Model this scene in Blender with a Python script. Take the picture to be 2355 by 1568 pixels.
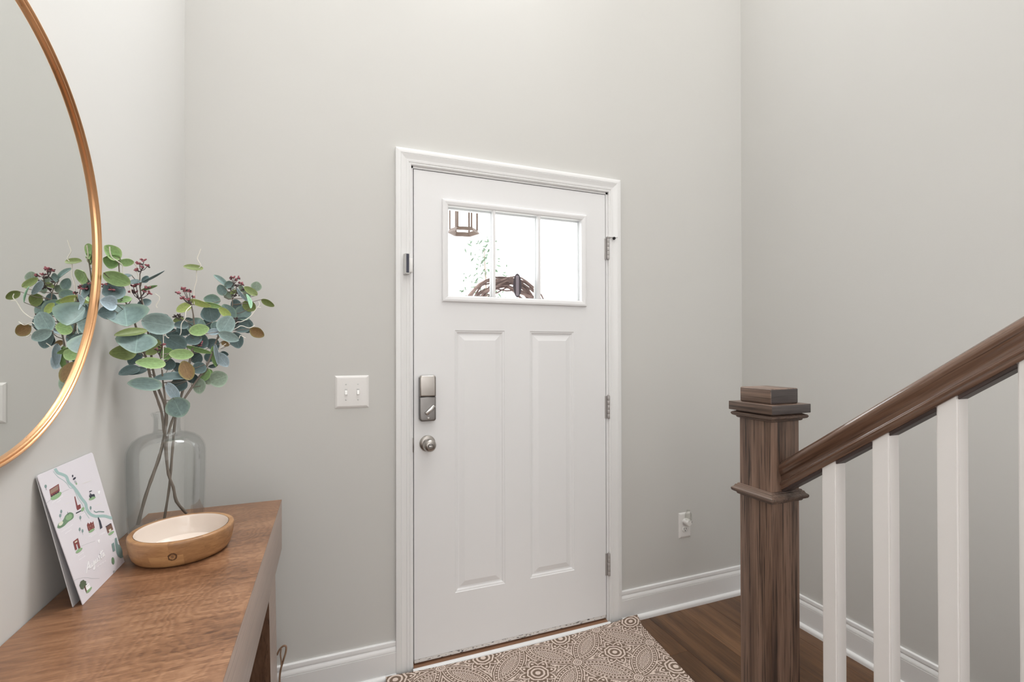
import bpy, bmesh, math, random
from mathutils import Vector, Matrix
random.seed(7)
sc = bpy.context.scene
for o in list(bpy.data.objects): bpy.data.objects.remove(o)
COL = sc.collection
R = math.radians

# ------------------------------------------------------------------ camera
F_PX, CX, CY, CZ = 1085.096, -0.3239, -1.9695, 1.3259
YAW, PIT, ROL, PY = R(21.08294), R(0.29515), R(-0.11207), 799.652
fw = Vector((math.sin(YAW)*math.cos(PIT), math.cos(YAW)*math.cos(PIT), math.sin(PIT)))
rt0 = Vector((math.cos(YAW), -math.sin(YAW), 0)); up0 = rt0.cross(fw)
rt = rt0*math.cos(ROL)+up0*math.sin(ROL); up = up0*math.cos(ROL)-rt0*math.sin(ROL)
cd = bpy.data.cameras.new('camera'); cam = bpy.data.objects.new('camera', cd); COL.objects.link(cam)
m = Matrix(((rt.x, up.x, -fw.x, CX), (rt.y, up.y, -fw.y, CY), (rt.z, up.z, -fw.z, CZ), (0, 0, 0, 1)))
cam.matrix_world = m
cd.sensor_width = 36; cd.lens = 36*F_PX/2355; cd.shift_y = (PY-784)/2355; cd.clip_start = 0.02
sc.camera = cam
CAMP = Vector((CX, CY, CZ))
def ray(px, py): return fw + rt*((px-1177.5)/F_PX) + up*((PY-py)/F_PX)
def at(px, py, D):            # point on the sight line at horizontal distance D
    d = ray(px, py); return CAMP + d*(D/math.hypot(d.x, d.y))
def on(px, py, ax, v):
    d = ray(px, py); return CAMP + d*((v-CAMP[ax])/d[ax])

# ------------------------------------------------------------------ world, lights, exposure
w = bpy.data.worlds.new('sky'); sc.world = w; w.use_nodes = True
bg = w.node_tree.nodes['Background']; bg.inputs[0].default_value = (0.97, 0.985, 1.0, 1); bg.inputs[1].default_value = 5.0
def area(name, loc, target, sx, sy, power, col=(1, 1, 1), portal=False, spread=180):
    l = bpy.data.lights.new(name, 'AREA'); l.shape = 'RECTANGLE'; l.size = sx; l.size_y = sy; l.energy = power; l.color = col
    o = bpy.data.objects.new(name, l); COL.objects.link(o); o.location = loc
    o.rotation_euler = (Vector(target)-Vector(loc)).to_track_quat('-Z', 'Y').to_euler()
    l.spread = R(spread)
    if portal: l.cycles.is_portal = True
    return o
area('door_glass_portal', (0.466, 0.20, 1.75), (0.466, -1, 1.75), 1.2, 0.9, 1, portal=True)
area('window_over_door_daylight', (0.50, 0.20, 3.84), (-0.75, -1.0, 1.2), 1.1, 1.2, 43, (0.98, 0.99, 1.0), spread=110)
area('upper_back_fill', (0.5, -5.85, 3.6), (0.5, 0, 2.0), 2.4, 2.2, 40, (0.99, 0.99, 1.0))  # added fill lamp high at the back; the back wall has no window
area('low_back_fill', (0.3, -5.85, 1.5), (0.5, 0, 1.3), 2.2, 1.8, 30, (1.0, 0.99, 0.98))  # added unseen lamp that lifts the lower walls, no window behind it
area('side_wall_fill', (-0.78, -3.35, 1.45), (1.8, -2.2, 1.25), 1.2, 1.6, 15, (1.0, 0.99, 0.98))  # lamp added before the solid left wall to brighten balusters and right wall
area('foyer_ceiling_lamp', (0.45, -1.7, 5.05), (0.45, -1.7, 0), 2.3, 2.6, 48, (1.0, 0.985, 0.965))
sc.view_settings.view_transform = 'Standard'; sc.view_settings.look = 'None'
sc.view_settings.gamma = 1; sc.view_settings.use_curve_mapping = False; sc.view_settings.exposure = 0.14

# ------------------------------------------------------------------ helpers
def lin(c):
    return tuple(((v/255)/12.92 if v/255 <= .04045 else ((v/255+.055)/1.055)**2.4) for v in c)
class X:                       # tiny expression builder on shader math nodes
    def __init__(s, nt, sock): s.nt, s.s = nt, sock
    def _m(s, op, *a, clamp=False):
        n = s.nt.nodes.new('ShaderNodeMath'); n.operation = op; n.use_clamp = clamp
        for i, v in enumerate((s,)+a):
            if isinstance(v, X): s.nt.links.new(v.s, n.inputs[i])
            else: n.inputs[i].default_value = v
        return X(s.nt, n.outputs[0])
    def __add__(s, o): return s._m('ADD', o)
    __radd__ = __add__
    def __sub__(s, o): return s._m('SUBTRACT', o)
    def __rsub__(s, o): return (s*-1.0)+o
    def __mul__(s, o): return s._m('MULTIPLY', o)
    __rmul__ = __mul__
    def __truediv__(s, o): return s._m('DIVIDE', o)
    def abs(s): return s._m('ABSOLUTE')
    def sqrt(s): return s._m('SQRT')
    def sin(s): return s._m('SINE')
    def rnd(s): return s._m('ROUND')
    def min(s, o): return s._m('MINIMUM', o)
    def max(s, o): return s._m('MAXIMUM', o)
    def atan2(s, o): return s._m('ARCTAN2', o)
    def lt(s, o): return s._m('LESS_THAN', o)
    def gt(s, o): return s._m('GREATER_THAN', o)
    def pow(s, o): return s._m('POWER', o)
    def frac(s): return s._m('FRACT')
    def floor(s): return s._m('FLOOR')
    def clamp(s): return s._m('ADD', 0.0, clamp=True)
    def band(s, a, b): return s.gt(a)*s.lt(b)
    def smooth(s, a, b):
        n = s.nt.nodes.new('ShaderNodeMapRange'); n.interpolation_type = 'SMOOTHSTEP'
        s.nt.links.new(s.s, n.inputs[0]); n.inputs[1].default_value = a; n.inputs[2].default_value = b
        return X(s.nt, n.outputs[0])
def hyp(a, b): return (a*a+b*b).sqrt()
def newmat(name, col=(200, 200, 200), rough=.5, metal=0.0, spec=.5):
    mt = bpy.data.materials.new(name); mt.use_nodes = True
    b = mt.node_tree.nodes['Principled BSDF']
    b.inputs['Base Color'].default_value = (*lin(col), 1); b.inputs['Roughness'].default_value = rough
    b.inputs['Metallic'].default_value = metal; b.inputs['Specular IOR Level'].default_value = spec
    return mt, mt.node_tree, b
def coords(nt, kind='Object'):
    t = nt.nodes.new('ShaderNodeTexCoord'); return t.outputs[kind]
def sep(nt, sock):
    s = nt.nodes.new('ShaderNodeSeparateXYZ'); nt.links.new(sock, s.inputs[0]); return [X(nt, o) for o in s.outputs]
def comb(nt, *a):
    c = nt.nodes.new('ShaderNodeCombineXYZ')
    for i, v in enumerate(a):
        if isinstance(v, X): nt.links.new(v.s, c.inputs[i])
        else: c.inputs[i].default_value = v
    return c.outputs[0]
def noise(nt, vec, scale=5, detail=4, rough=.55, dist=0.0):
    n = nt.nodes.new('ShaderNodeTexNoise'); n.inputs['Scale'].default_value = scale; n.inputs['Detail'].default_value = detail
    n.inputs['Roughness'].default_value = rough; n.inputs['Distortion'].default_value = dist
    if vec is not None: nt.links.new(vec, n.inputs['Vector'])
    return X(nt, n.outputs['Fac'])
def ramp(nt, fac, stops):
    r = nt.nodes.new('ShaderNodeValToRGB'); nt.links.new(fac.s, r.inputs[0]); e = r.color_ramp.elements
    while len(e) < len(stops): e.new(.5)
    for i, (p, c) in enumerate(stops): e[i].position = p; e[i].color = (*lin(c), 1)
    return r.outputs[0]
def mixc(nt, fac, a, b, mode='MIX'):
    n = nt.nodes.new('ShaderNodeMix'); n.data_type = 'RGBA'; n.blend_type = mode
    if isinstance(fac, X): nt.links.new(fac.s, n.inputs[0])
    else: n.inputs[0].default_value = fac
    for i, v in ((6, a), (7, b)):
        if isinstance(v, tuple): n.inputs[i].default_value = (*lin(v), 1)
        else: nt.links.new(v, n.inputs[i])
    return n.outputs[2]
def bump(nt, b, h, strength=.1, dist=.01):
    n = nt.nodes.new('ShaderNodeBump'); n.inputs['Strength'].default_value = strength; n.inputs['Distance'].default_value = dist
    nt.links.new(h.s, n.inputs['Height']); nt.links.new(n.outputs[0], b.inputs['Normal'])

def mesh_obj(name, bm, mat=None, parent=None, smooth=True, ang=40):
    me = bpy.data.meshes.new(name)
    off = Vector((0, 0, 0)); p = parent
    while p: off += p.location; p = p.parent
    if off.length: bmesh.ops.translate(bm, vec=-off, verts=bm.verts)
    bmesh.ops.recalc_face_normals(bm, faces=bm.faces)
    if smooth:
        for f in bm.faces: f.smooth = True
        for e in bm.edges:
            e.smooth = not (len(e.link_faces) == 2 and e.calc_face_angle(0) > R(ang))
    bm.to_mesh(me); bm.free()
    for mm in (mat if isinstance(mat, (list, tuple)) else [mat]):
        if mm: me.materials.append(mm)
    o = bpy.data.objects.new(name, me); COL.objects.link(o)
    if parent: o.parent = parent
    return o
def thing(name, label, cat, loc=(0, 0, 0), group=None):
    o = bpy.data.objects.new(name, None); COL.objects.link(o); o.location = loc; o.empty_display_size = .05
    o['label'] = label; o['category'] = cat
    if group: o['group'] = group
    return o
def tag(o, label, cat, group=None):
    o['label'] = label; o['category'] = cat
    if group: o['group'] = group
    return o
def struct(name, bm, mat, parent=None, label=None, **k):
    o = mesh_obj(name, bm, mat, parent, **k)
    if not parent: o['kind'] = 'structure'
    if label: o['label'] = label
    return o
def box(bm, x0, x1, y0, y1, z0, z1, bev=0, seg=2, mi=0):
    vs = [bm.verts.new((x, y, z)) for x in (x0, x1) for y in (y0, y1) for z in (z0, z1)]
    q = [(0, 1, 3, 2), (4, 6, 7, 5), (0, 4, 5, 1), (2, 3, 7, 6), (0, 2, 6, 4), (1, 5, 7, 3)]
    fs = [bm.faces.new([vs[i] for i in f]) for f in q]
    for f in fs: f.material_index = mi
    if bev:
        es = list({e for f in fs for e in f.edges})
        r = bmesh.ops.bevel(bm, geom=es, offset=bev, segments=seg, affect='EDGES', profile=.5)
        for f in r['faces']: f.material_index = mi
    return vs
def tube(bm, pts, rad, seg=8, cap=True, mi=0):
    pts = [Vector(p) for p in pts]; n = len(pts); rings = []
    rr = rad if isinstance(rad, (list, tuple)) else [rad]*n
    t0 = (pts[1]-pts[0]).normalized(); a = t0.orthogonal().normalized()
    for i, p in enumerate(pts):
        t = (pts[min(i+1, n-1)]-pts[max(i-1, 0)]).normalized()
        a = (a-t*a.dot(t)).normalized(); b = t.cross(a)
        rings.append([bm.verts.new(p+(a*math.cos(2*math.pi*k/seg)+b*math.sin(2*math.pi*k/seg))*rr[i]) for k in range(seg)])
    for i in range(n-1):
        for k in range(seg):
            f = bm.faces.new((rings[i][k], rings[i][(k+1) % seg], rings[i+1][(k+1) % seg], rings[i+1][k])); f.material_index = mi
    if cap:
        for rg in (rings[0][::-1], rings[-1]):
            f = bm.faces.new(rg); f.material_index = mi
def lathe(bm, prof, seg=64, center=(0, 0, 0), axis='Z', mi=0, closed=False):
    rings = []; c = Vector(center)
    for r, h in prof:
        if r < 1e-6:
            v = (0, 0, h)
            rings.append([bm.verts.new(c+axmap(v, axis))])
        else:
            rings.append([bm.verts.new(c+axmap((r*math.cos(2*math.pi*k/seg), r*math.sin(2*math.pi*k/seg), h), axis)) for k in range(seg)])
    n = len(rings)
    for i in range(n if closed else n-1):
        a, b = rings[i], rings[(i+1) % n]
        for k in range(seg):
            k2 = (k+1) % seg
            if len(a) == 1 and len(b) == 1: break
            if len(a) == 1: f = bm.faces.new((a[0], b[k], b[k2]))
            elif len(b) == 1: f = bm.faces.new((a[k], a[k2], b[0]))
            else: f = bm.faces.new((a[k], a[k2], b[k2], b[k]))
            f.material_index = mi
def axmap(v, axis):
    x, y, z = v
    return Vector({'Z': (x, y, z), 'X': (z, x, y), '-Y': (x, -z, y), 'Y': (x, z, y)}[axis])
def extrude_profile(bm, prof, p0, p1, out, upv=(0, 0, 1), m0=None, m1=None, mi=0):
    """prof: list of (d,h): d along 'out', h along 'upv'; m0/m1 = mitre factor (shift along path per d)."""
    p0, p1, out, upv = Vector(p0), Vector(p1), Vector(out), Vector(upv); t = (p1-p0).normalized()
    A = [bm.verts.new(p0+out*d+upv*h+t*((m0(d, h) if m0 else 0))) for d, h in prof]
    B = [bm.verts.new(p1+out*d+upv*h+t*((m1(d, h) if m1 else 0))) for d, h in prof]
    n = len(prof)
    for i in range(n):
        f = bm.faces.new((A[i], A[(i+1) % n], B[(i+1) % n], B[i])); f.material_index = mi
    bm.faces.new(A[::-1]).material_index = mi; bm.faces.new(B).material_index = mi
def prism(bm, poly, fn, d0, d1, mi=0):
    """poly 2D; fn(u,v,d)->3D"""
    A = [bm.verts.new(fn(u, v, d0)) for u, v in poly]; B = [bm.verts.new(fn(u, v, d1)) for u, v in poly]
    n = len(poly)
    bm.faces.new(A[::-1]).material_index = mi; bm.faces.new(B).material_index = mi
    for i in range(n): bm.faces.new((A[i], A[(i+1) % n], B[(i+1) % n], B[i])).material_index = mi
def BM(): return bmesh.new()

# ------------------------------------------------------------------ materials
def paint(name, col, rough, var=.02):
    mt, nt, b = newmat(name, col, rough)
    n = noise(nt, coords(nt), 260, 2); bump(nt, b, n, .05, .001)
    c2 = tuple(max(0, int(v*(1-var))) for v in col)
    n2 = noise(nt, coords(nt), 1.3, 3)
    nt.links.new(mixc(nt, n2, col, c2), b.inputs['Base Color'])
    return mt
M_WALL = paint('greige_wall_paint', (213, 212, 208.5), .62)
M_CEIL = paint('ceiling_paint', (238, 237, 233), .8)
M_TRIM = paint('white_trim_paint', (240, 240, 240), .32, .008)
M_DOOR = paint('white_door_paint', (240, 240, 241), .38, .008)
M_BAL = paint('white_baluster_paint', (244, 241, 239), .4, .01)
M_PLASTIC = newmat('white_plastic', (236, 234, 232), .28)[0]
M_PLASTIC2 = newmat('toggle_white_plastic', (244, 243, 241), .2)[0]
M_DARKSLOT = newmat('dark_slot', (30, 28, 28), .6)[0]
M_GREYP = newmat('light_grey_plastic', (206, 206, 204), .35)[0]
M_NAVY = newmat('dark_navy_gloss', (44, 46, 64), .2)[0]
M_RUBBER = newmat('black_rubber', (24, 23, 24), .7)[0]
def brushed(name, col, rough, axis=2):
    mt, nt, b = newmat(name, col, rough, 1.0)
    x, y, z = sep(nt, coords(nt))
    v = comb(nt, x*(3 if axis == 0 else 400), y*60, z*(3 if axis == 2 else 400))
    n = noise(nt, v, 1, 2)
    nt.links.new((n*.14+(rough-.07)).s, b.inputs['Roughness'])
    return mt
M_NICKEL = brushed('satin_nickel', (178, 173, 168), .32)
M_NICKEL2 = brushed('satin_nickel_dark', (140, 137, 135), .38)  # darker nickel for the lock's lower plate and the knob's turn disc
M_HINGE = newmat('hinge_satin_metal', (186, 182, 180), .42, .45)[0]
M_STEEL = newmat('bright_steel', (210, 208, 206), .2, 1.0)[0]
M_GOLD = brushed('brushed_gold', (222, 172, 128), .3)
def mirror_mat():
    mt, nt, b = newmat('mirror_silver', (236, 238, 236), .003, 1.0); return mt
M_MIRROR = mirror_mat()
def thin_glass(name, tint, gloss=.06, edge=.35, edgecol=(150, 165, 165)):
    mt = bpy.data.materials.new(name); mt.use_nodes = True; nt = mt.node_tree
    nt.nodes.remove(nt.nodes['Principled BSDF']); out = nt.nodes['Material Output']
    tr = nt.nodes.new('ShaderNodeBsdfTransparent'); gl = nt.nodes.new('ShaderNodeBsdfGlossy'); gl.inputs['Roughness'].default_value = .02
    lw = nt.nodes.new('ShaderNodeLayerWeight'); lw.inputs[0].default_value = .25
    f = X(nt, lw.outputs['Facing'])
    nt.links.new(mixc(nt, (f.pow(3.0)*edge).clamp(), tint, edgecol), tr.inputs[0])
    fr = nt.nodes.new('ShaderNodeFresnel'); fr.inputs[0].default_value = 1.45
    mx = nt.nodes.new('ShaderNodeMixShader'); nt.links.new((X(nt, fr.outputs[0])*gloss/.04).min(.6).s, mx.inputs[0])
    nt.links.new(tr.outputs[0], mx.inputs[1]); nt.links.new(gl.outputs[0], mx.inputs[2]); nt.links.new(mx.outputs[0], out.inputs[0])
    return mt
M_GLASS = thin_glass('clear_vase_glass', (254, 255, 255), .016, .05, (214, 220, 222))
M_PANE = thin_glass('door_glass', (252, 253, 253), .03, .1)

def wood(name, c_dark, c_mid, c_light, axis, ring=9, stretch=14, rough=.35, streak=None, rand=True, bumpy=.08, contrast=1.0, porelo=.56, porek=.55, tilt=None):
    """grain along axis (0,1,2)"""
    mt, nt, b = newmat(name, c_mid, rough)
    v = sep(nt, coords(nt))
    if tilt is not None:
        ct, st_ = math.cos(tilt), math.sin(tilt)
        v = [v[0], v[1]*ct-v[2]*st_, v[1]*st_+v[2]*ct]
    if rand:
        oi = nt.nodes.new('ShaderNodeObjectInfo'); rd = X(nt, oi.outputs['Random'])
        v = [v[0]+rd*3.7, v[1]+rd*9.1, v[2]+rd*5.3]
    s = [x*(1.0/stretch if i == axis else 1.0) for i, x in enumerate(v)]
    vec = comb(nt, *s)
    n1 = noise(nt, vec, ring, 5, .6, .6)
    n2 = noise(nt, vec, ring*9, 3, .6)
    s2 = [x*(1.0/60 if i == axis else 1.0) for i, x in enumerate(v)]
    n3 = noise(nt, comb(nt, *s2), 240, 2)
    n4 = noise(nt, comb(nt, *[x*(.4 if i == axis else 1.0) for i, x in enumerate(v)]), 2.2, 2)
    fac = ((n1-.5)*1.5*contrast+(n2-.5)*.55+(n4-.5)*.7*contrast+.5).clamp()
    col = ramp(nt, fac, [(.15, c_dark), (.5, c_mid), (.85, c_light)])
    pores = n3.smooth(porelo, porelo+.10)*n2.smooth(.35, .6)
    col = mixc(nt, pores*porek, col, tuple(int(x*.5) for x in c_dark))
    nt.links.new(col, b.inputs['Base Color'])
    bump(nt, b, n3*-.6+n2*.4, bumpy, .002)
    return mt
M_NEWEL = wood('stained_oak_upright', (62, 45, 37), (106, 82, 68), (136, 109, 93), 2, 18, 20, .42, contrast=1.5, porelo=.50, porek=.85)
M_NEWELH = wood('stained_oak_level', (66, 52, 45), (112, 92, 80), (144, 120, 105), 1, 16, 14, .42, porelo=.52, porek=.7)
M_NEWELSHADE = wood('stained_oak_shaded', (58, 52, 51), (78, 71, 70), (94, 86, 83), 0, 16, 14, .42)  # darker oak copy that paints shade on the newel cap's y faces
M_RAIL = wood('stained_oak_handrail', (72, 52, 42), (114, 87, 72), (142, 114, 97), 1, 24, 26, .16, tilt=math.atan(.752))
_b = M_RAIL.node_tree.nodes['Principled BSDF']; _b.inputs['Coat Weight'].default_value = 1.0; _b.inputs['Coat Roughness'].default_value = .05; _b.inputs['Coat IOR'].default_value = 1.6
M_FILLET = wood('stained_oak_fillet', (52, 42, 40), (76, 64, 62), (92, 80, 76), 1, 22, 20, .4, tilt=math.atan(.752))
M_PLANK = wood('brown_vinyl_plank', (58, 38, 24), (98, 68, 44), (124, 90, 62), 1, 6, 9, .36, bumpy=.04)
M_TREAD = wood('stained_oak_tread', (62, 44, 36), (98, 72, 58), (120, 92, 76), 0, 14, 12, .3)
M_SILL = wood('brown_threshold_wood', (92, 62, 44), (136, 100, 76), (158, 120, 96), 0, 14, 12, .4)
M_LEGW = wood('dark_table_wood', (70, 48, 36), (104, 76, 58), (124, 94, 74), 2, 20, 14, .5)
def table_wood():
    mt, nt, b = newmat('console_table_wood', (150, 104, 74), .33)
    x, y, z = sep(nt, coords(nt))
    # growth ring swirls around a few hearts along the front edge
    best = None
    for hx, hy, sx, sy in ((.30, -.60, 1.0, .55), (.33, -.30, 1.0, .5), (.30, .02, 1.0, .5), (.28, .36, 1.0, .5)):
        d = hyp((x-hx)*sx, (y-hy)*sy)
        best = d if best is None else best.min(d)
    wob = noise(nt, comb(nt, x, y*.6, z), 9, 4, .6)
    fine = noise(nt, comb(nt, x*2.2, y*14, z*14), 9, 5, .65, .4)
    fine2 = noise(nt, comb(nt, x*5, y*120, z*120), 3, 2)
    big = noise(nt, comb(nt, x*1.2, y*3.2, z), 3.2, 3)
    rings = ((best*70+wob*9+fine*2.0)*6.283).sin()
    near = best.smooth(.30, .05)
    fac = ((fine-.5)*.95+(big-.5)*.9+rings*near*.09+(fine2-.5)*.35+.5).clamp()
    col = ramp(nt, fac, [(.1, (84, 56, 38)), (.5, (131, 93, 66)), (.9, (163, 124, 93))])
    nt.links.new(col, b.inputs['Base Color'])
    bump(nt, b, fine2, .05, .001)
    nt.links.new((fine*.15+.28).s, b.inputs['Roughness'])
    return mt
M_TABLE = table_wood()
M_TABLESHEEN = wood('console_table_side_sheen', (134, 112, 98), (156, 134, 120), (170, 150, 136), 1, 9, 16, .34, bumpy=.03, contrast=.6)  # lighter, greyer side wood: reflected sheen put into its colour
def bowl_wood():
    mt, nt, b = newmat('acacia_bowl_wood', (180, 135, 90), .38)
    x, y, z = sep(nt, coords(nt))
    th = y.atan2(x)
    r1 = ((z-.028).gt(0.0))
    seg = ((th*1.55+r1*.37+z*2).floor())
    wn = nt.nodes.new('ShaderNodeTexWhiteNoise'); wn.noise_dimensions = '2D'; nt.links.new(comb(nt, seg, r1, 0.0), wn.inputs[0])
    rnd = X(nt, wn.outputs[0])
    g = noise(nt, comb(nt, th*.8, z*26, rnd*9), 4.5, 4, .6, .5)
    fac = ((g-.5)*1.0+(rnd-.5)*.55+.5).clamp()
    col = ramp(nt, fac, [(.1, (132, 94, 62)), (.5, (168, 126, 86)), (.9, (190, 148, 102))])
    # the dark knot on the camera side
    kd = hyp((th+1.515)*.1, (z-.026)*1.0)
    kn = noise(nt, comb(nt, th*9, z*60, 0.0), 3, 3)
    kk = (kd+kn*.004)
    col = mixc(nt, kk.band(.0075, .0105)*.85, col, (70, 46, 34)); col = mixc(nt, kk.smooth(.0075, .003)*.7, col, (92, 70, 58))
    nt.links.new(col, b.inputs['Base Color']); return mt
M_BOWL = bowl_wood()
M_ENAMEL = newmat('white_enamel', (224, 211, 200), .14)[0]

def mat_pattern():
    mt, nt, b = newmat('medallion_mat_weave', (150, 132, 118), .9, spec=.1)
    uvx, uvy, _ = sep(nt, coords(nt, 'UV'))
    wv = noise(nt, comb(nt, uvx, uvy, 0.0), 55, 2)
    wv2 = noise(nt, comb(nt, uvx, uvy, 3.0), 60, 2)
    u = (uvx+(wv-.5)*.006)*(1/.1838); v = (uvy+(wv2-.5)*.006)*(1/.1715)
    s = (u+v)*.5; t = (u-v)*.5
    s = s-s.rnd(); t = t-t.rnd()
    u1 = s+t; v1 = s-t; au = u1.abs(); av = v1.abs()
    rho = hyp(u1, v1); dn = hyp(au-1.0, av-1.0); e = 1.0-dn
    th = (av-1.0).atan2(au-1.0)
    # lens bands
    wig = (th*66.0).sin()
    L = e.band(.004, .026)
    L = L.max(e.band(.046, .082)*wig.gt(-.1))
    L = L.max((e+wig*.004).band(.100, .128))
    L = L.max(e.band(.146, .170)*((th*90.0).sin().gt(-.3)))
    L = L.max((e+(th*45.0).sin()*.005).band(.186, .208))
    L = L.max(e.gt(.222)*e.lt(.238))
    L = L.max(e.gt(.248)*(((u1-v1).abs()*(0.0)+th*110.0).sin().gt(-.15)))
    # flower
    ph = v1.atan2(u1); pc = (ph*4.0).sin().abs()
    tri = ((ph*(4/math.pi)+.5).frac()-.5).abs()*2.0
    inn = rho.lt(.062); ring1 = rho.band(.122, .168)
    ring2 = (rho+pc*.016).band(.222, .262)
    pet = rho-(.262+.175*(1.0-tri).pow(.72))
    petline = pet.abs().lt(.024)*rho.gt(.25)
    pdrop = hyp(tri*.12, rho-.335).lt(.030)
    Fl = inn.max(ring1).max(ring2).max(petline).max(pdrop)
    inflower = pet.lt(.045)
    # dashes in the star ground
    d1 = noise(nt, comb(nt, u1*(1.0), v1*1.0, 0.0), 9, 1, .5, 1.0)
    dash = (d1-.5).abs().lt(.05)*e.lt(-.02)*(1.0-inflower)
    starline = e.band(-.055, -.030)*(rho.gt(.42))
    # node rosette
    nd = hyp(au-1.0, av).min(hyp(au, av-1.0))
    N = nd.lt(.022).max(nd.band(.042, .064)).max((nd+(th*30.0).sin()*.012).band(.088, .112))
    innode = nd.lt(.13)
    base = (L*e.gt(0.0)).max(Fl*inflower).max(dash).max(starline)
    allp = base*(1.0-innode)+N*innode
    thr = noise(nt, comb(nt, uvx*420, uvy*420, 0.0), 1, 2)
    col = mixc(nt, allp, (124, 106, 93), (222, 205, 194))
    col = mixc(nt, (thr-.5).abs()*.6, col, (96, 84, 76))
    nt.links.new(col, b.inputs['Base Color']); bump(nt, b, allp*.5+thr*.6, .5, .0015)
    return mt
M_MAT = mat_pattern()
M_MATB = newmat('mat_backing', (150, 132, 112), .9)[0]

def leaf_mat(name, c, edge=None, under=None):
    mt, nt, b = newmat(name, c, .52, spec=.35)
    u, v, _ = sep(nt, coords(nt, 'UV'))
    edge = edge or tuple(min(255, int(x*1.14+10)) for x in c)
    av = v.abs()
    dark = tuple(int(x*.8) for x in c)
    n = noise(nt, comb(nt, u*3, v*2, 0.0), 2.0, 4)
    col = mixc(nt, n.smooth(.3, .75)*.6, c, dark)
    er = hyp(u*2.0-1.0, v)
    col = mixc(nt, er.smooth(.72, 1.0)*.75, col, edge)
    vein = ((av*1.0-(u*1.4).frac()*.0).lt(.022))
    side = (((u*9.0-av*3.0).frac()-.5).abs().lt(.035))
    col = mixc(nt, (vein*.32).max(side*.06), col, tuple(min(255, int(x*1.22+14)) for x in c))
    nt.links.new(col, b.inputs['Base Color'])
    b.inputs['Subsurface Weight'].default_value = 0
    return mt
LM = dict(
    t=leaf_mat('leaf_teal', (128, 152, 149), (156, 180, 164)), d=leaf_mat('leaf_dark_teal', (100, 121, 122)),
    k=leaf_mat('leaf_deep_green', (74, 92, 92)), l=leaf_mat('leaf_light_teal', (152, 176, 174)),
    p=leaf_mat('leaf_pale_blue', (168, 188, 198)), g=leaf_mat('leaf_light_green', (166, 202, 138), (194, 220, 160)),
    y=leaf_mat('leaf_lime', (178, 196, 116), (196, 210, 136)), o=leaf_mat('leaf_olive', (126, 142, 86), (144, 156, 98)),
    b=leaf_mat('leaf_bronze', (150, 122, 84), (152, 146, 94)), n=leaf_mat('leaf_mint', (176, 226, 190)),
    m=leaf_mat('leaf_mid_green', (130, 164, 106)), s=leaf_mat('leaf_sage', (146, 164, 146)))
M_STEM = newmat('stem_brown_grey', (124, 114, 104), .6)[0]
M_TENDRIL = newmat('tendril_pale', (236, 232, 222), .6)[0]
M_BUD = newmat('bud_pink', (172, 104, 114), .6)[0]
M_BUDD = newmat('bud_dark', (78, 66, 66), .6)[0]
M_TWIG = wood('brown_twig_bark', (92, 68, 52), (140, 110, 88), (170, 140, 116), 2, 40, 6, .7)
M_TWIG2 = wood('grapevine_bark', (92, 72, 68), (136, 112, 106), (168, 144, 136), 0, 40, 6, .9)

# ------------------------------------------------------------------ room shell
XL, XR, YB, ZC = -0.8041, 1.7933, -6.0, 5.2
OX0, OX1, OZ = -0.022, 0.9423, 2.10
bm = BM(); box(bm, XL-.14, OX0, 0, .14, 0, ZC); box(bm, OX1, XR+.14, 0, .14, 0, ZC); box(bm, OX0, OX1, 0, .14, OZ, 3.22); box(bm, OX0, OX1, 0, .14, 4.48, ZC)
struct('wall_front', bm, M_WALL, smooth=False)
bm = BM(); box(bm, XL-.14, XL, YB, 0, 0, ZC); struct('wall_left', bm, M_WALL, smooth=False)
bm = BM(); box(bm, XR, XR+.14, YB, 0, 0, ZC); struct('wall_right', bm, M_WALL, smooth=False)
bm = BM(); box(bm, XL-.14, XR+.14, YB-.14, YB, 0, ZC); struct('wall_back', bm, M_WALL, smooth=False)
bm = BM(); box(bm, XL-.14, XR+.14, YB-.14, .14, ZC, ZC+.1); struct('ceiling', bm, M_CEIL, smooth=False)
bm = BM(); box(bm, XL-.14, XR+.14, YB-.14, 0, -.1, -.0035); floor = struct('floor', bm, newmat('dark_plank_joint', (46, 32, 22), .8)[0], smooth=False)
pw = .182; px0 = XL-.05
i = 0
while px0+i*pw < XR:
    x0 = max(XL, px0+i*pw); x1 = min(XR, px0+(i+1)*pw)
    y1 = 0.0; L0 = (.55, .95, .3, .75)[i % 4]; first = True
    while y1 > YB:
        y0 = max(YB, y1-(L0 if first else 1.22)); first = False
        bm = BM(); box(bm, x0+.0004, x1-.0004, y0+.0004, y1-.0004, -.0035, 0, bev=.0006, seg=1)
        struct('plank', bm, M_PLANK, floor, smooth=False); y1 = y0
    i += 1

bm = BM()
def rfr(bm, x0, x1, z0, z1, w, y0, y1):
    box(bm, x0, x1, y0, y1, z0, z0+w); box(bm, x0, x1, y0, y1, z1-w, z1); box(bm, x0, x0+w, y0, y1, z0+w, z1-w); box(bm, x1-w, x1, y0, y1, z0+w, z1-w)
rfr(bm, OX0, OX1, 3.22, 4.48, .05, .04, .10); struct('window_1', bm, M_TRIM, smooth=False)

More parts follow.
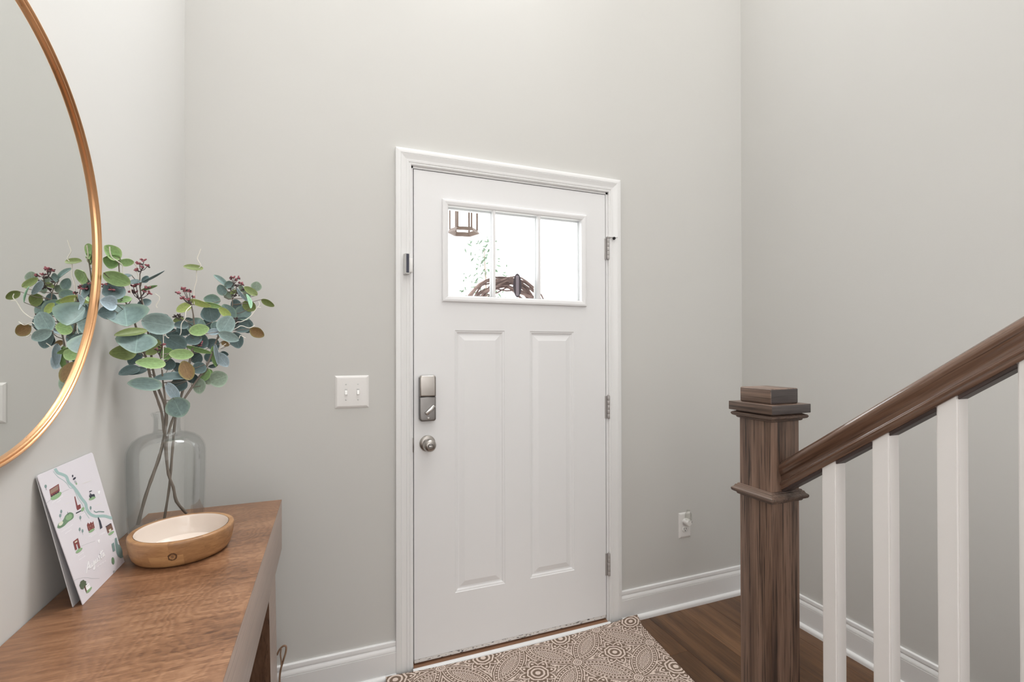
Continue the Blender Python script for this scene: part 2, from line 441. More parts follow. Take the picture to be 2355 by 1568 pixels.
# baseboards with shoe moulding
BASE = [(0, .1478), (.007, .1478), (.0095, .1455), (.0105, .140), (.0105, .131), (.0078, .129), (.0078, .1275), (.0095, .125), (.0125, .118), (.0145, .110), (.0145, .1085), (.0128, .1070), (.0145, .1050), (.0145, 0), (0, 0)]
SHOE = [(.0145, 0), (.0145, .0225), (.018, .0222), (.0225, .0205), (.0262, .0165), (.0282, .011), (.0285, 0)]
def baseboard(name, p0, p1, out, m0=None, m1=None):
    bm = BM(); extrude_profile(bm, BASE, p0, p1, out, m0=m0, m1=m1); o = struct(name, bm, M_TRIM, ang=25)
    bm = BM(); extrude_profile(bm, SHOE, p0, p1, out, m0=m0, m1=m1); struct('shoe_molding', bm, M_TRIM, o, ang=35)
baseboard('baseboard_front_left', (XL, 0, 0), (-.0745, 0, 0), (0, -1, 0), m0=lambda d, h: d)
baseboard('baseboard_front_right', (1.0, 0, 0), (XR, 0, 0), (0, -1, 0), m1=lambda d, h: -d)
baseboard('baseboard_right', (XR, 0, 0), (XR, -1.045, 0), (-1, 0, 0), m0=lambda d, h: d)
baseboard('baseboard_left', (XL, 0, 0), (XL, YB, 0), (1, 0, 0), m0=lambda d, h: d)
baseboard('baseboard_back', (XL, YB, 0), (XR, YB, 0), (0, 1, 0))

# door casing: one mitred frame per side
CIN = dict(l=-.0115, r=.9345, t=2.0905); CW = .0635
CAS = [(0, 0), (0, .009), (.004, .0115), (.007, .0115), (.009, .0098), (.012, .0125), (.0195, .0135), (.0205, .0120), (.024, .0122), (.036, .0165), (.042, .0185), (.0435, .0168), (.0455, .0185), (.058, .0190), (.0635, .0175), (.0635, 0)]
def casing():
    bm = BM(); t = CIN['t']
    extrude_profile(bm, CAS, (CIN['l'], 0, 0), (CIN['l'], 0, t), (-1, 0, 0), (0, -1, 0), m1=lambda d, h: d)
    o = struct('trim_1', bm, M_TRIM, ang=25)
    bm = BM(); extrude_profile(bm, CAS, (CIN['r'], 0, 0), (CIN['r'], 0, t), (1, 0, 0), (0, -1, 0), m1=lambda d, h: d); struct('side_casing', bm, M_TRIM, o, ang=25)
    bm = BM(); extrude_profile(bm, CAS, (CIN['l'], 0, t), (CIN['r'], 0, t), (0, 0, 1), (0, -1, 0), m0=lambda d, h: -d, m1=lambda d, h: d); struct('head_casing', bm, M_TRIM, o, ang=25)
    for nm, a in (('jamb', (OX0, -.0035, 0, .14, 0, OZ)), ('jamb', (.9238, OX1, 0, .14, 0, OZ)), ('head_jamb', (OX0, OX1, 0, .14, 2.0815, OZ))):
        bm = BM(); box(bm, *a); struct(nm, bm, M_TRIM, o, smooth=False)
    for a in ((-.0035, .010, .047, .062, .03, 2.0815), (.9105, .9238, .047, .062, .03, 2.0815), (-.0035, .9238, .047, .062, 2.068, 2.0815)):
        bm = BM(); box(bm, *a); struct('weatherstrip_stop', bm, M_RUBBER, o, smooth=False)
    bm = BM(); box(bm, -.0052, -.0030, -.0045, .030, .905, .965, bev=.001); struct('strike_plate', bm, M_NICKEL, o)
casing()
# threshold
bm = BM(); prism(bm, [(-.014, 0), (-.014, .0205), (.02, .0270), (.14, .0300), (.14, 0)], lambda u, v, d: Vector((d, u, v)), -.0035, .9238)
o = struct('trim_2', bm, M_SILL, ang=20)
bm = BM(); prism(bm, [(-.0145, 0), (-.0145, .0225), (-.018, .0238), (-.0235, .0235), (-.029, .021), (-.033, .015), (-.0345, .008), (-.0345, 0)], lambda u, v, d: Vector((d, u, v)), -.008, .929)
struct('nosing', bm, M_TRIM, o, ang=35)

# ------------------------------------------------------------------ front door
DZ = .0477; DW, DH = .9203, 2.0777      # slab z from DZ to DH
wx0, wx1, wz0, wz1 = .1435, .7895, 1.5590, 1.9420        # glass opening
PAN = ((.1735, .4005), (.5225, .7485)); pz0, pz1 = .292, 1.4118
bm = BM()
T = .044
box(bm, 0, wx0, 0, T, wz0, wz1); box(bm, wx1, DW, 0, T, wz0, wz1)
box(bm, 0, DW, 0, T, wz1, DH); box(bm, 0, DW, 0, T, pz1, wz0); box(bm, 0, DW, 0, T, DZ, pz0)
box(bm, 0, PAN[0][0], 0, T, pz0, pz1); box(bm, PAN[0][1], PAN[1][0], 0, T, pz0, pz1); box(bm, PAN[1][1], DW, 0, T, pz0, pz1)
bmesh.ops.remove_doubles(bm, verts=bm.verts, dist=1e-5)
def door_bottom_mat():
    mt, nt, b = newmat('chipped_door_sweep', (232, 228, 224), .4)
    x, y, z = sep(nt, coords(nt))
    n = noise(nt, comb(nt, x*9, y, z*45), 4, 4, .7)
    n2 = noise(nt, comb(nt, x*2.4, 0.0, 0.0), 3, 2)
    nt.links.new(mixc(nt, (n+n2*.25).smooth(.69, .71), (232, 228, 224), (30, 26, 26)), b.inputs['Base Color']); return mt
door = struct('door_1', bm, M_DOOR, label='white front door with three glass lites over two tall raised panels', smooth=False)
for x0, x1 in PAN:
    bm = BM(); loops = []
    for d, y in ((0, 0), (.0025, .0022), (.0075, .0030), (.0105, .0052), (.0135, .0076), (.0195, .0082), (.0235, .0072), (.0415, .0022), (.0432, .0018)):
        loops.append([bm.verts.new((a, y, c)) for a, c in ((x0+d, pz0+d), (x1-d, pz0+d), (x1-d, pz1-d), (x0+d, pz1-d))])
    for A, B in zip(loops, loops[1:]):
        for k in range(4): bm.faces.new((A[k], A[(k+1) % 4], B[(k+1) % 4], B[k]))
    bm.faces.new(loops[-1])
    back = [bm.verts.new((a, T-.004, c)) for a, c in ((x0, pz0), (x1, pz0), (x1, pz1), (x0, pz1))]
    bm.faces.new(back)
    for k in range(4): bm.faces.new((loops[0][k], loops[0][(k+1) % 4], back[(k+1) % 4], back[k]))
    struct('raised_panel', bm, M_DOOR, door, smooth=False)
bm = BM(); box(bm, .001, DW-.001, .001, T-.004, DZ-.0155, DZ-.0015, bev=.001)
struct('door_sweep', bm, door_bottom_mat(), door)
# lite frame
ox0, ox1, oz0, oz1 = .118, .8132, 1.5325, 1.9665
LITE = [(0, 0), (0, .0085), (.003, .0115), (.010, .0125), (.021, .0105), (.0245, .0085), (.0265, .006), (.0265, -.012), (.0255, -.012), (.0255, 0)]
bm = BM()
def ringframe(bm, x0, x1, z0, z1, prof):
    """prof: (inset, proud toward room)"""
    loops = [[bm.verts.new((a, -h, c)) for a, c in ((x0+d, z0+d), (x1-d, z0+d), (x1-d, z1-d), (x0+d, z1-d))] for d, h in prof]
    n = len(loops)
    for i in range(n):
        A, B = loops[i], loops[(i+1) % n]
        for k in range(4): bm.faces.new((A[k], A[(k+1) % 4], B[(k+1) % 4], B[k]))
ringframe(bm, ox0, ox1, oz0, oz1, LITE)
struct('lite_frame', bm, M_DOOR, door, smooth=False)
bm = BM(); ringframe(bm, wx0-.001, wx1+.001, wz0-.001, wz1+.001, [(0, -.028), (.007, -.028), (.007, -.044), (0, -.044)]); struct('outer_lite_frame', bm, M_TRIM, door, smooth=False)
mx = ((.3440, .3575), (.5605, .5755))
for a, c in mx:
    bm = BM(); prism(bm, [(a, .0015), (a+.002, -.007), (c-.002, -.007), (c, .0015), (c, .012), (a, .012)], lambda u, v, d: Vector((u, v, d)), wz0, wz1); struct('muntin', bm, M_DOOR, door, smooth=False)
    bm = BM(); box(bm, a+.001, c-.001, .030, .044, wz0+.007, wz1-.007); struct('outer_muntin', bm, M_TRIM, door, smooth=False)
edges = [wx0, (mx[0][0]+mx[0][1])/2, (mx[1][0]+mx[1][1])/2, wx1]
for k in range(3):
    bm = BM(); box(bm, edges[k], edges[k+1], .019, .023, wz0, wz1); struct('glass_pane', bm, M_PANE, door, smooth=False)
# hinges
def hinge(z0, z1, pin=False):
    e = bpy.data.objects.new('hinge', None); COL.objects.link(e); e.parent = door; e.empty_display_size = .03
    xb, yb = .9318, -.0085; L = (z1-z0)/5
    for k in range(5):
        bm = BM(); lathe(bm, [(0, z0+k*L+.0004), (.0062, z0+k*L+.0004), (.0066, z0+k*L+.001), (.0066, z0+(k+1)*L-.001), (.0062, z0+(k+1)*L-.0004), (0, z0+(k+1)*L-.0004)], 20, (xb, yb, 0)); mesh_obj('knuckle', bm, M_HINGE, e)
    bm = BM(); box(bm, .9160, .9290, -.0022, .0004, z0, z1, bev=.0006, seg=1); mesh_obj('hinge_leaf', bm, M_HINGE, e)
    bm = BM(); lathe(bm, [(0, z1), (.0045, z1), (.0052, z1+.003), (.0035, z1+.006), (0, z1+.0068)], 16, (xb, yb, 0)); mesh_obj('pin_head', bm, M_HINGE, e)
    return e, xb, yb
e, xb, yb = hinge(1.764, 1.866)
bm = BM(); box(bm, xb-.0075, xb+.0085, yb-.008, yb+.006, 1.867, 1.8745, bev=.001); tube(bm, [(xb+.004, yb-.003, 1.871), (xb+.016, yb-.010, 1.871), (xb+.036, yb-.014, 1.869), (xb+.043, yb-.016, 1.872)], [.0028, .0025, .002, .0018], 10)
mesh_obj('stop_arm', bm, M_HINGE, e)
bm = BM(); lathe(bm, [(0, 0), (.0065, .001), (.0075, .004), (.006, .009), (0, .010)], 18, (xb+.0245, yb-.010, 1.8655), '-Y'); mesh_obj('bumper', bm, M_RUBBER, e)
hinge(.996, 1.104); hinge(.238, .344)
# smart deadbolt interior cover
lk = bpy.data.objects.new('deadbolt_cover', None); COL.objects.link(lk); lk.parent = door; lk['label'] = 'brushed nickel deadbolt cover'
lx0, lx1, lz0, lz1, lsp = .0195, .0862, 1.0335, 1.2225, 1.1345
def rbox(bm, x0, x1, z0, z1, y0, y1, r, bow=.0, seg=6, rs=(1, 1, 1, 1)):
    """rounded front plate, back at y0 (wall) front y1 (room side, smaller y)"""
    pts = []
    for k, (cx, cz, a0) in enumerate(((x1-r, z1-r, 0), (x0+r, z1-r, 90), (x0+r, z0+r, 180), (x1-r, z0+r, 270))):
        if rs[k]:
            for i in range(seg+1):
                a = R(a0+90*i/seg); pts.append((cx+r*math.cos(a), cz+r*math.sin(a)))
        else: pts.append(((x1, z1), (x0, z1), (x0, z0), (x1, z0))[k])
    cxm, czm = (x0+x1)/2, (z0+z1)/2
    rings = []
    for s, y in ((0, y0), (0, y1+.0045), (.0012, y1+.0018), (.0035, y1+.0003), (.006, y1)):
        kx = 1-s/((x1-x0)/2); kz = 1-s/((z1-z0)/2)
        rings.append([bm.verts.new((cxm+(p[0]-cxm)*kx, y, czm+(p[1]-czm)*kz)) for p in pts])
    for A, B in zip(rings, rings[1:]):
        n = len(A)
        for k in range(n): bm.faces.new((A[k], A[(k+1) % n], B[(k+1) % n], B[k]))
    bm.faces.new(rings[0][::-1]); bm.faces.new(rings[-1])
bm = BM(); box(bm, lx0-.0005, lx1-.004, -.024, 0, lz0+.006, lz1-.006, bev=.004); mesh_obj('housing', bm, newmat('black_lock_side', (40, 38, 42), .3)[0], lk)
bm = BM(); rbox(bm, lx0, lx1, lsp+.001, lz1, -.008, -.030, .010, rs=(1, 1, 0, 0)); mesh_obj('battery_cover', bm, M_NICKEL, lk, ang=60)
bm = BM(); rbox(bm, lx0, lx1, lz0, lsp-.001, -.008, -.030, .010, rs=(0, 0, 1, 1)); mesh_obj('lower_plate', bm, M_NICKEL2, lk, ang=60)
c = Vector((.0600, -.030, 1.0815)); bm = BM(); box(bm, -.024, .024, -.0165, 0, -.0078, .0078, bev=.0022)
bmesh.ops.transform(bm, matrix=Matrix.Translation(c) @ Matrix.Rotation(R(-43), 4, 'Y'), verts=bm.verts); mesh_obj('thumb_turn', bm, M_STEEL, lk)
bm = BM(); lathe(bm, [(0, .0018), (.0028, .0016), (.0036, .0004), (.0048, 0), (.0048, -.002)], 20, (.0545, -.030, 1.0465), '-Y'); mesh_obj('screw', bm, M_STEEL, lk)
# knob
kb = bpy.data.objects.new('door_knob', None); COL.objects.link(kb); kb.parent = door; kb['label'] = 'satin nickel knob'
kc = Vector((.0553, 0, .938))
bm = BM(); lathe(bm, [(.0335, 0), (.0335, .003), (.031, .0062), (.024, .0085), (.0155, .0095), (.0135, .014), (0, .014)], 48, kc, '-Y'); mesh_obj('rosette', bm, M_NICKEL, kb)
bm = BM(); lathe(bm, [(.0115, .010), (.0115, .028), (.015, .033), (.0225, .039), (.0265, .047), (.0262, .055), (.0225, .063), (.0165, .0672), (.0115, .068), (.0108, .0665), (0, .0665)], 48, kc, '-Y')
mesh_obj('knob_ball', bm, M_NICKEL, kb)
bm = BM(); lathe(bm, [(.0098, .064), (.0098, .0685), (.0086, .070), (0, .0702)], 28, kc, '-Y'); mesh_obj('turn_disc', bm, M_NICKEL2, kb)
bm = BM(); box(bm, kc.x-.0075, kc.x+.0075, -.0765, -.069, kc.z-.002, kc.z+.002, bev=.001); mesh_obj('turn_button', bm, M_STEEL, kb)
bm = BM(); lathe(bm, [(0, .0078), (.0032, .0078), (.0036, .0065), (.0036, .005)], 16, kc+Vector((-.0215, 0, .002)), '-Y'); mesh_obj('rosette_screw', bm, M_DARKSLOT, kb)

# ------------------------------------------------------------------ contact sensor on the left casing
cs = thing('contact_sensor', 'small white alarm sensor with dark navy face on left door casing', 'sensor', (-.035, -.0185, 1.636))
bm = BM(); prism(bm, [(-.0450, -.0185), (-.0395, -.041), (-.0375, -.0425), (-.0255, -.0425), (-.0235, -.041), (-.0225, -.0185)], lambda u, v, d: Vector((u, v, d)), 1.636, 1.7185); mesh_obj('housing', bm, M_GREYP, cs, ang=20)
bm = BM(); box(bm, -.0372, -.0262, -.0438, -.0424, 1.640, 1.716, bev=.0005, seg=1); mesh_obj('dark_face', bm, M_NAVY, cs)
bm = BM(); box(bm, -.0228, -.0090, -.0300, -.0120, 1.645, 1.702, bev=.002); mesh_obj('magnet_block', bm, M_PLASTIC2, cs)

# ------------------------------------------------------------------ light switch and outlet
def plate(bm, x0, x1, z0, z1, d=.0065):
    loops = [[bm.verts.new((a, -y, c)) for a, c in ((x0+s, z0+s), (x1-s, z0+s), (x1-s, z1-s), (x0+s, z1-s))] for s, y in ((0, 0), (0, .0018), (.002, .0035), (.0075, .0062), (.010, d))]
    for A, B in zip(loops, loops[1:]):
        for k in range(4): bm.faces.new((A[k], A[(k+1) % 4], B[(k+1) % 4], B[k]))
    bm.faces.new(loops[-1]); bm.faces.new(loops[0][::-1])
sw = thing('light_switch', 'white double toggle light switch plate on wall left of the door', 'light switch', (-.243, 0, 1.163))
bm = BM(); plate(bm, -.3067, -.1797, 1.0995, 1.2268); mesh_obj('wall_plate', bm, M_PLASTIC, sw, smooth=False)
for xx in (-.2655, -.2205):
    bm = BM(); box(bm, xx-.0052, xx+.0052, -.0070, -.004, 1.1505, 1.1755, bev=.0004, seg=1); mesh_obj('toggle_slot', bm, M_GREYP, sw)
    bm = BM(); prism(bm, [(-.006, 1.154), (-.0145, 1.1515), (-.0155, 1.1545), (-.0095, 1.1665), (-.006, 1.170)], lambda u, v, d: Vector((d, u, v)), xx-.0040, xx+.0040); mesh_obj('toggle', bm, M_PLASTIC2, sw, smooth=False)
    for zz in (1.1935, 1.1325):
        bm = BM(); lathe(bm, [(.0030, .006), (.0030, .0068), (.0022, .0075), (0, .0077)], 14, (xx, 0, zz), '-Y'); mesh_obj('screw', bm, M_GREYP, sw)
ot = thing('wall_outlet', 'white duplex wall outlet low on wall right of the door', 'outlet', (1.392, 0, .418))
X0, X1, Z0, Z1 = 1.3542, 1.4300, .3530, .4826
bm = BM(); plate(bm, X0, X1, Z0, Z1); mesh_obj('wall_plate', bm, M_PLASTIC, ot, smooth=False)
oxc = (X0+X1)/2-.001
for zz in (.3985, .4375):
    bm = BM(); lathe(bm, [(.0165, .005), (.0165, .0078), (.0150, .0085), (0, .0085)], 28, (oxc, 0, zz), '-Y'); mesh_obj('receptacle', bm, M_PLASTIC2, ot)
for dx, dz, wd, ht in ((-.0065, .003, .002, .0095), (.0065, .003, .002, .008), (0, -.008, .0042, .0045)):
    bm = BM(); box(bm, oxc+dx-wd/2, oxc+dx+wd/2, -.0090, -.008, .3985+dz-ht/2, .3985+dz+ht/2); mesh_obj('slot', bm, M_DARKSLOT, ot, smooth=False)
pl = thing('plug_in_freshener', 'small white plug-in air freshener with frosted bottle on the wall outlet', 'air freshener', (oxc+.002, -.0085, .4375))
bm = BM(); lathe(bm, [(.0150, 0), (.0175, .002), (.0180, .018), (.0170, .026), (.0140, .030), (0, .031)], 36, (oxc+.002, -.0086, .4395), '-Y'); mesh_obj('plug_body', bm, M_PLASTIC, pl)
bm = BM(); lathe(bm, [(0, .452), (.0155, .452), (.0165, .458), (.0165, .482), (.013, .490), (.0085, .494), (.008, .502), (0, .503)], 32, (oxc+.004, -.027, 0))
frost = thin_glass('frosted_bottle', (244, 244, 242), .012, .12, (226, 226, 222)); mesh_obj('bottle', bm, frost, pl)
bm = BM(); box(bm, oxc+.0145, oxc+.0205, -.0365, -.0310, .4365, .4450, bev=.0012); mesh_obj('dial', bm, M_DARKSLOT, pl)

# ------------------------------------------------------------------ door mat
mt_ = BM(); uvl = mt_.loops.layers.uv.new('UVMap')
NX, NY = 60, 70; yb0, yf = -.036, -.84
grid = []
for j in range(NY+1):
    tt = j/NY; y = yb0+(yf-yb0)*(tt**1.35); s = max(0, 1-(yb0-y)/.055); s = s*s*(3-2*s)
    row = []
    for i in range(NX+1):
        fl = -.118; fr = 1.0755+.115*y*.9
        x = fl+(fr-fl)*i/NX
        up_ = min(1, abs((x-.46)/.55))**3
        z = .0085+(.0085+.0150*up_)*s+(.005*s if i > NX-4 else 0)+.0006*math.sin(x*9+y*7)
        row.append((x, y, z, y+1.48*(z-.0085)))
    grid.append(row)
top = [[mt_.verts.new(p[:3]) for p in r] for r in grid]
for j in range(NY):
    for i in range(NX):
        f = mt_.faces.new((top[j][i], top[j+1][i], top[j+1][i+1], top[j][i+1])); f.smooth = True
        for lp, (a, b) in zip(f.loops, ((j, i), (j+1, i), (j+1, i+1), (j, i+1))):
            lp[uvl].uv = (grid[a][b][0]-.8355, grid[a][b][3]+.2025)
bot = [[mt_.verts.new((p[0], p[1], max(.0004, p[2]-.0075))) for p in r] for r in grid]
for j in range(NY):
    for i in range(NX):
        f = mt_.faces.new((bot[j][i], bot[j][i+1], bot[j+1][i+1], bot[j+1][i])); f.material_index = 1
def rim(a, b, c, d):
    f = mt_.faces.new((a, b, c, d)); f.material_index = 1
for j in range(NY):
    rim(top[j][0], bot[j][0], bot[j+1][0], top[j+1][0]); rim(top[j+1][NX], bot[j+1][NX], bot[j][NX], top[j][NX])
for i in range(NX):
    rim(top[0][i+1], bot[0][i+1], bot[0][i], top[0][i]); rim(top[NY][i], bot[NY][i], bot[NY][i+1], top[NY][i+1])
o = mesh_obj('door_mat', mt_, [M_MAT, M_MATB]); tag(o, 'brown and cream medallion patterned door mat in front of the door', 'mat')

# ------------------------------------------------------------------ stairs, railing
st = thing('staircase', 'stained oak stairs with white risers rising along the right wall', 'stairs', (1.3, -1.06, 0))
rise, run, ys = .19, .2535, -1.085
for k in range(5):
    bm = BM(); box(bm, .845, XR-.001, ys-(k+1)*run-.0, ys-k*run+.028, (k+1)*rise-.027, (k+1)*rise, bev=.006); mesh_obj('tread', bm, M_TREAD, st)
    bm = BM(); box(bm, .845, XR-.001, ys-k*run-.018, ys-k*run, k*rise, (k+1)*rise-.027); mesh_obj('riser', bm, M_TRIM, st, smooth=False)
poly = [(ys, 0)]
for k in range(5): poly += [(ys-k*run, (k+1)*rise-.001), (ys-(k+1)*run, (k+1)*rise-.001)]
poly += [(ys-5*run, 0)]
bm = BM(); prism(bm, poly, lambda u, v, d: Vector((d, u, v)), .785, .844); mesh_obj('stringer', bm, M_TRIM, st, smooth=False)

NX0, NX1, NY0, NY1 = .7751, .8790, -1.0414, -.9375
rl = thing('stair_railing', 'stair railing with stained oak newel post and handrail on white square balusters', 'railing', ((NX0+NX1)/2, (NY0+NY1)/2, 0))
nw = bpy.data.objects.new('newel_post', None); COL.objects.link(nw); nw.parent = rl; nw['label'] = 'square stained oak newel post'
bm = BM(); box(bm, NX0, NX1, NY0, NY1, 0, 1.155, bev=.0016); mesh_obj('post', bm, M_NEWEL, nw)
def shade_yfaces(bm):      # darker oak on the cap's y faces, shade put into the colour
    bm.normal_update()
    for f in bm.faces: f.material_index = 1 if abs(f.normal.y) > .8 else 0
def sqring(bm, x0, x1, y0, y1, prof):
    loops = [[bm.verts.new((a, b, z)) for a, b in ((x0-o, y0-o), (x1+o, y0-o), (x1+o, y1+o), (x0-o, y1+o))] for o, z in prof]
    for A, B in zip(loops, loops[1:]):
        for k in range(4): bm.faces.new((A[k], A[(k+1) % 4], B[(k+1) % 4], B[k]))
    bm.faces.new(loops[0][::-1]); bm.faces.new(loops[-1])
bm = BM(); sqring(bm, NX0, NX1, NY0, NY1, [(.0005, 1.1315), (.004, 1.1325), (.006, 1.1345), (.0065, 1.137), (.0105, 1.138), (.0145, 1.140), (.0165, 1.1435), (.0165, 1.146), (.014, 1.149), (.009, 1.1505), (.006, 1.1515), (.006, 1.1545)])
mesh_obj('collar_molding', bm, M_NEWELH, nw, ang=20)
bm = BM(); sqring(bm, NX0, NX1, NY0, NY1, [(.0005, .9125), (.0045, .9135), (.006, .916), (.0065, .9185), (.011, .9195), (.0150, .922), (.0168, .926), (.0165, .930), (.0140, .9325), (.0120, .9335), (.0100, .9365), (.0085, .940), (.0055, .9405), (.004, .944), (.0005, .9445)])
mesh_obj('collar_molding', bm, M_NEWELH, nw, ang=20)
bm = BM(); box(bm, NX0-.0202, NX1+.0202, NY0-.0202, NY1+.0202, 1.1545, 1.1785, bev=.0014); shade_yfaces(bm); mesh_obj('cap_plate', bm, [M_NEWELH, M_NEWELSHADE], nw)
bm = BM(); box(bm, NX0+.0005, NX1-.0005, NY0+.0005, NY1-.0005, 1.1785, 1.2205, bev=.004, seg=3); shade_yfaces(bm); mesh_obj('cap_block', bm, [M_NEWELH, M_NEWELSHADE], nw)
SL = .752; xr = .8300; cosA = 1/math.hypot(1, SL)
def zb(y): return 1.0315+SL*(-1.154-y)
HP = [(0, -.0312), (.0165, -.0312), (.0205, -.0305), (.0212, -.029), (.0212, -.0215), (.0228, -.0205), (.0242, -.0185), (.0244, -.0165), (.0232, -.0145), (.0205, -.0132), (.0190, -.0110), (.0192, -.006), (.0212, .001), (.0248, .0075), (.0280, .0135), (.0288, .0185), (.0278, .0232), (.0250, .0272), (.0200, .0300), (.0130, .0318), (.0060, .0325), (0, .0327)]
prof = HP+[(-a, b) for a, b in HP[::-1][1:-1]]
dirv = Vector((0, -cosA, SL*cosA)); nrm = Vector((0, SL*cosA, cosA)); sid = Vector((1, 0, 0))
p0 = Vector((xr, -1.028, zb(-1.028)))+nrm*.0312; p1 = Vector((xr, -2.25, zb(-2.25)))+nrm*.0312
bm = BM(); extrude_profile(bm, prof, p0, p1, sid, nrm); hr = mesh_obj('handrail', bm, M_RAIL, rl, ang=35); hr['label'] = 'glossy dark oak handrail'
byc = [-1.1707, -1.2872, -1.4083, -1.5290, -1.6500, -1.7710, -1.8920, -2.0130]
bw = .0360
for k in range(len(byc)+1):
    ya = -1.0414 if k == 0 else byc[k-1]-bw/2; ybb = byc[k]+bw/2 if k < len(byc) else -2.2
    A = Vector((xr, ya, zb(ya))); B = Vector((xr, ybb, zb(ybb)))
    bm = BM(); extrude_profile(bm, [(-.0175, .002), (-.0175, -.0062), (-.015, -.0075), (.015, -.0075), (.0175, -.0062), (.0175, .002)], A, B, sid, Vector((0, 0, 1.0)))
    mesh_obj('fillet', bm, M_FILLET, hr, smooth=False)
for yc in byc:
    k = int((ys-yc)//run); zt_ = (k+1)*rise
    bm = BM(); vs = box(bm, xr-bw/2, xr+bw/2, yc-bw/2, yc+bw/2, zt_, 2.0)
    for v in vs:
        if v.co.z > 1.5: v.co.z = zb(v.co.y)+.0005
    es = [e for e in bm.edges if abs(e.verts[0].co.x-e.verts[1].co.x) < 1e-6 and abs(e.verts[0].co.y-e.verts[1].co.y) < 1e-6]
    bmesh.ops.bevel(bm, geom=es, offset=.0028, segments=3, affect='EDGES')
    mesh_obj('baluster', bm, M_BAL, rl)

# ------------------------------------------------------------------ round mirror
XM = XL
mi = thing('round_mirror', 'large round wall mirror in a thin brushed gold frame above the table', 'mirror', (XM, -1.0809, 1.5316))
mc = (XM, -1.0809, 1.5316)
bm = BM(); lathe(bm, [(.3740, 0), (.3740, .0150), (.3748, .0168), (.3762, .0175), (.3775, .0166), (.3786, .0168), (.3796, .0192), (.3815, .0202), (.3832, .0194), (.3838, .0170), (.3838, 0)], 220, mc, 'X', closed=True); mesh_obj('frame', bm, M_GOLD, mi, ang=50)
bm = BM(); lathe(bm, [(0, .0115), (.3745, .0115)], 200, mc, 'X'); lathe(bm, [(0, .001), (.3745, .001)], 200, mc, 'X'); mesh_obj('mirror_glass', bm, M_MIRROR, mi)

# ------------------------------------------------------------------ console table
TZ, TB = .868, .7165; TX0, TX1, TY0, TY1 = XL+.002, -.4626, -1.62, -.3560
tb = thing('console_table', 'brown wooden console table with thick edge and slanted panel legs by the left wall', 'table', (TX0, (TY0+TY1)/2, 0))
bm = BM(); box(bm, TX0, TX1, TY0, TY1, TB, TZ, bev=.0012)
for f in bm.faces:
    c = f.calc_center_median(); n = f.normal
    f.material_index = 0 if c.z > TZ-.0008 else 1
mesh_obj('tabletop', bm, [M_TABLE, M_TABLESHEEN], tb)
def leg(sgn, yn):
    bm = BM(); w_ = .1420
    P = [(yn, TB), (yn+sgn*w_, TB), (yn+sgn*(w_+.17*TB), 0), (yn+sgn*.17*TB, 0)]
    prism(bm, P, lambda u, v, d: Vector((d, u, v)), TX0, TX1-.0006)
    for f in bm.faces: f.material_index = 1 if abs(f.normal.x) > .9 or f.calc_center_median().x > TX1-.002 else 0
    mesh_obj('leg', bm, [M_LEGW, M_TABLESHEEN], tb, smooth=False)
leg(1, -.6785); leg(-1, -1.2975)

# ------------------------------------------------------------------ wooden bowl
bc = (-.6378, -.6905, TZ)
bo = thing('wooden_bowl', 'round acacia wood bowl with white enamel inside on the console table', 'bowl', bc)
bm = BM(); lathe(bm, [(0, .0), (.082, .0), (.0885, .003), (.0935, .010), (.0975, .022), (.1000, .038), (.1010, .051), (.1004, .0545), (.0985, .0560), (.0905, .0560), (.0896, .0545), (.0892, .050), (.0862, .028), (.076, .0095), (.0, .005)], 96, bc); mesh_obj('bowl_body', bm, M_BOWL, bo, ang=50)
bm = BM(); lathe(bm, [(.0893, .0558), (.0884, .0545), (.0874, .050), (.0838, .030), (.075, .0150), (.060, .0110), (0, .0098)], 96, bc); mesh_obj('enamel_lining', bm, M_ENAMEL, bo)

# ------------------------------------------------------------------ glass vase
vc = at(384, 1214, 1.512); vc.z = TZ
vs_ = thing('glass_vase', 'clear glass jug vase with narrow neck behind the wooden bowl', 'vase', vc)
VP = [(0, .0), (.072, .0), (.0775, .003), (.0800, .010), (.0815, .035), (.0835, .090), (.0848, .150), (.0848, .192), (.0835, .206), (.0795, .218), (.0720, .230), (.0600, .2395), (.0460, .2450), (.0345, .2475), (.0300, .2505), (.0288, .2560), (.0286, .2830), (.0300, .2890), (.0330, .2930), (.0346, .2962), (.0338, .2990), (.0310, .3000)]
bm = BM(); lathe(bm, VP, 96, vc); mesh_obj('vase_wall', bm, M_GLASS, vs_, ang=70)
VI = [(0, .0045), (.070, .0045), (.0765, .012), (.0790, .035), (.0812, .090), (.0826, .150), (.0826, .192), (.0812, .2055), (.077, .217), (.070, .228), (.059, .237), (.0455, .2424), (.034, .245), (.0280, .2490), (.0268, .256), (.0266, .283), (.0285, .292), (.0310, .3000)]
bm = BM(); lathe(bm, VI, 96, vc); mesh_obj('inner_wall', bm, M_GLASS, vs_, ang=70)

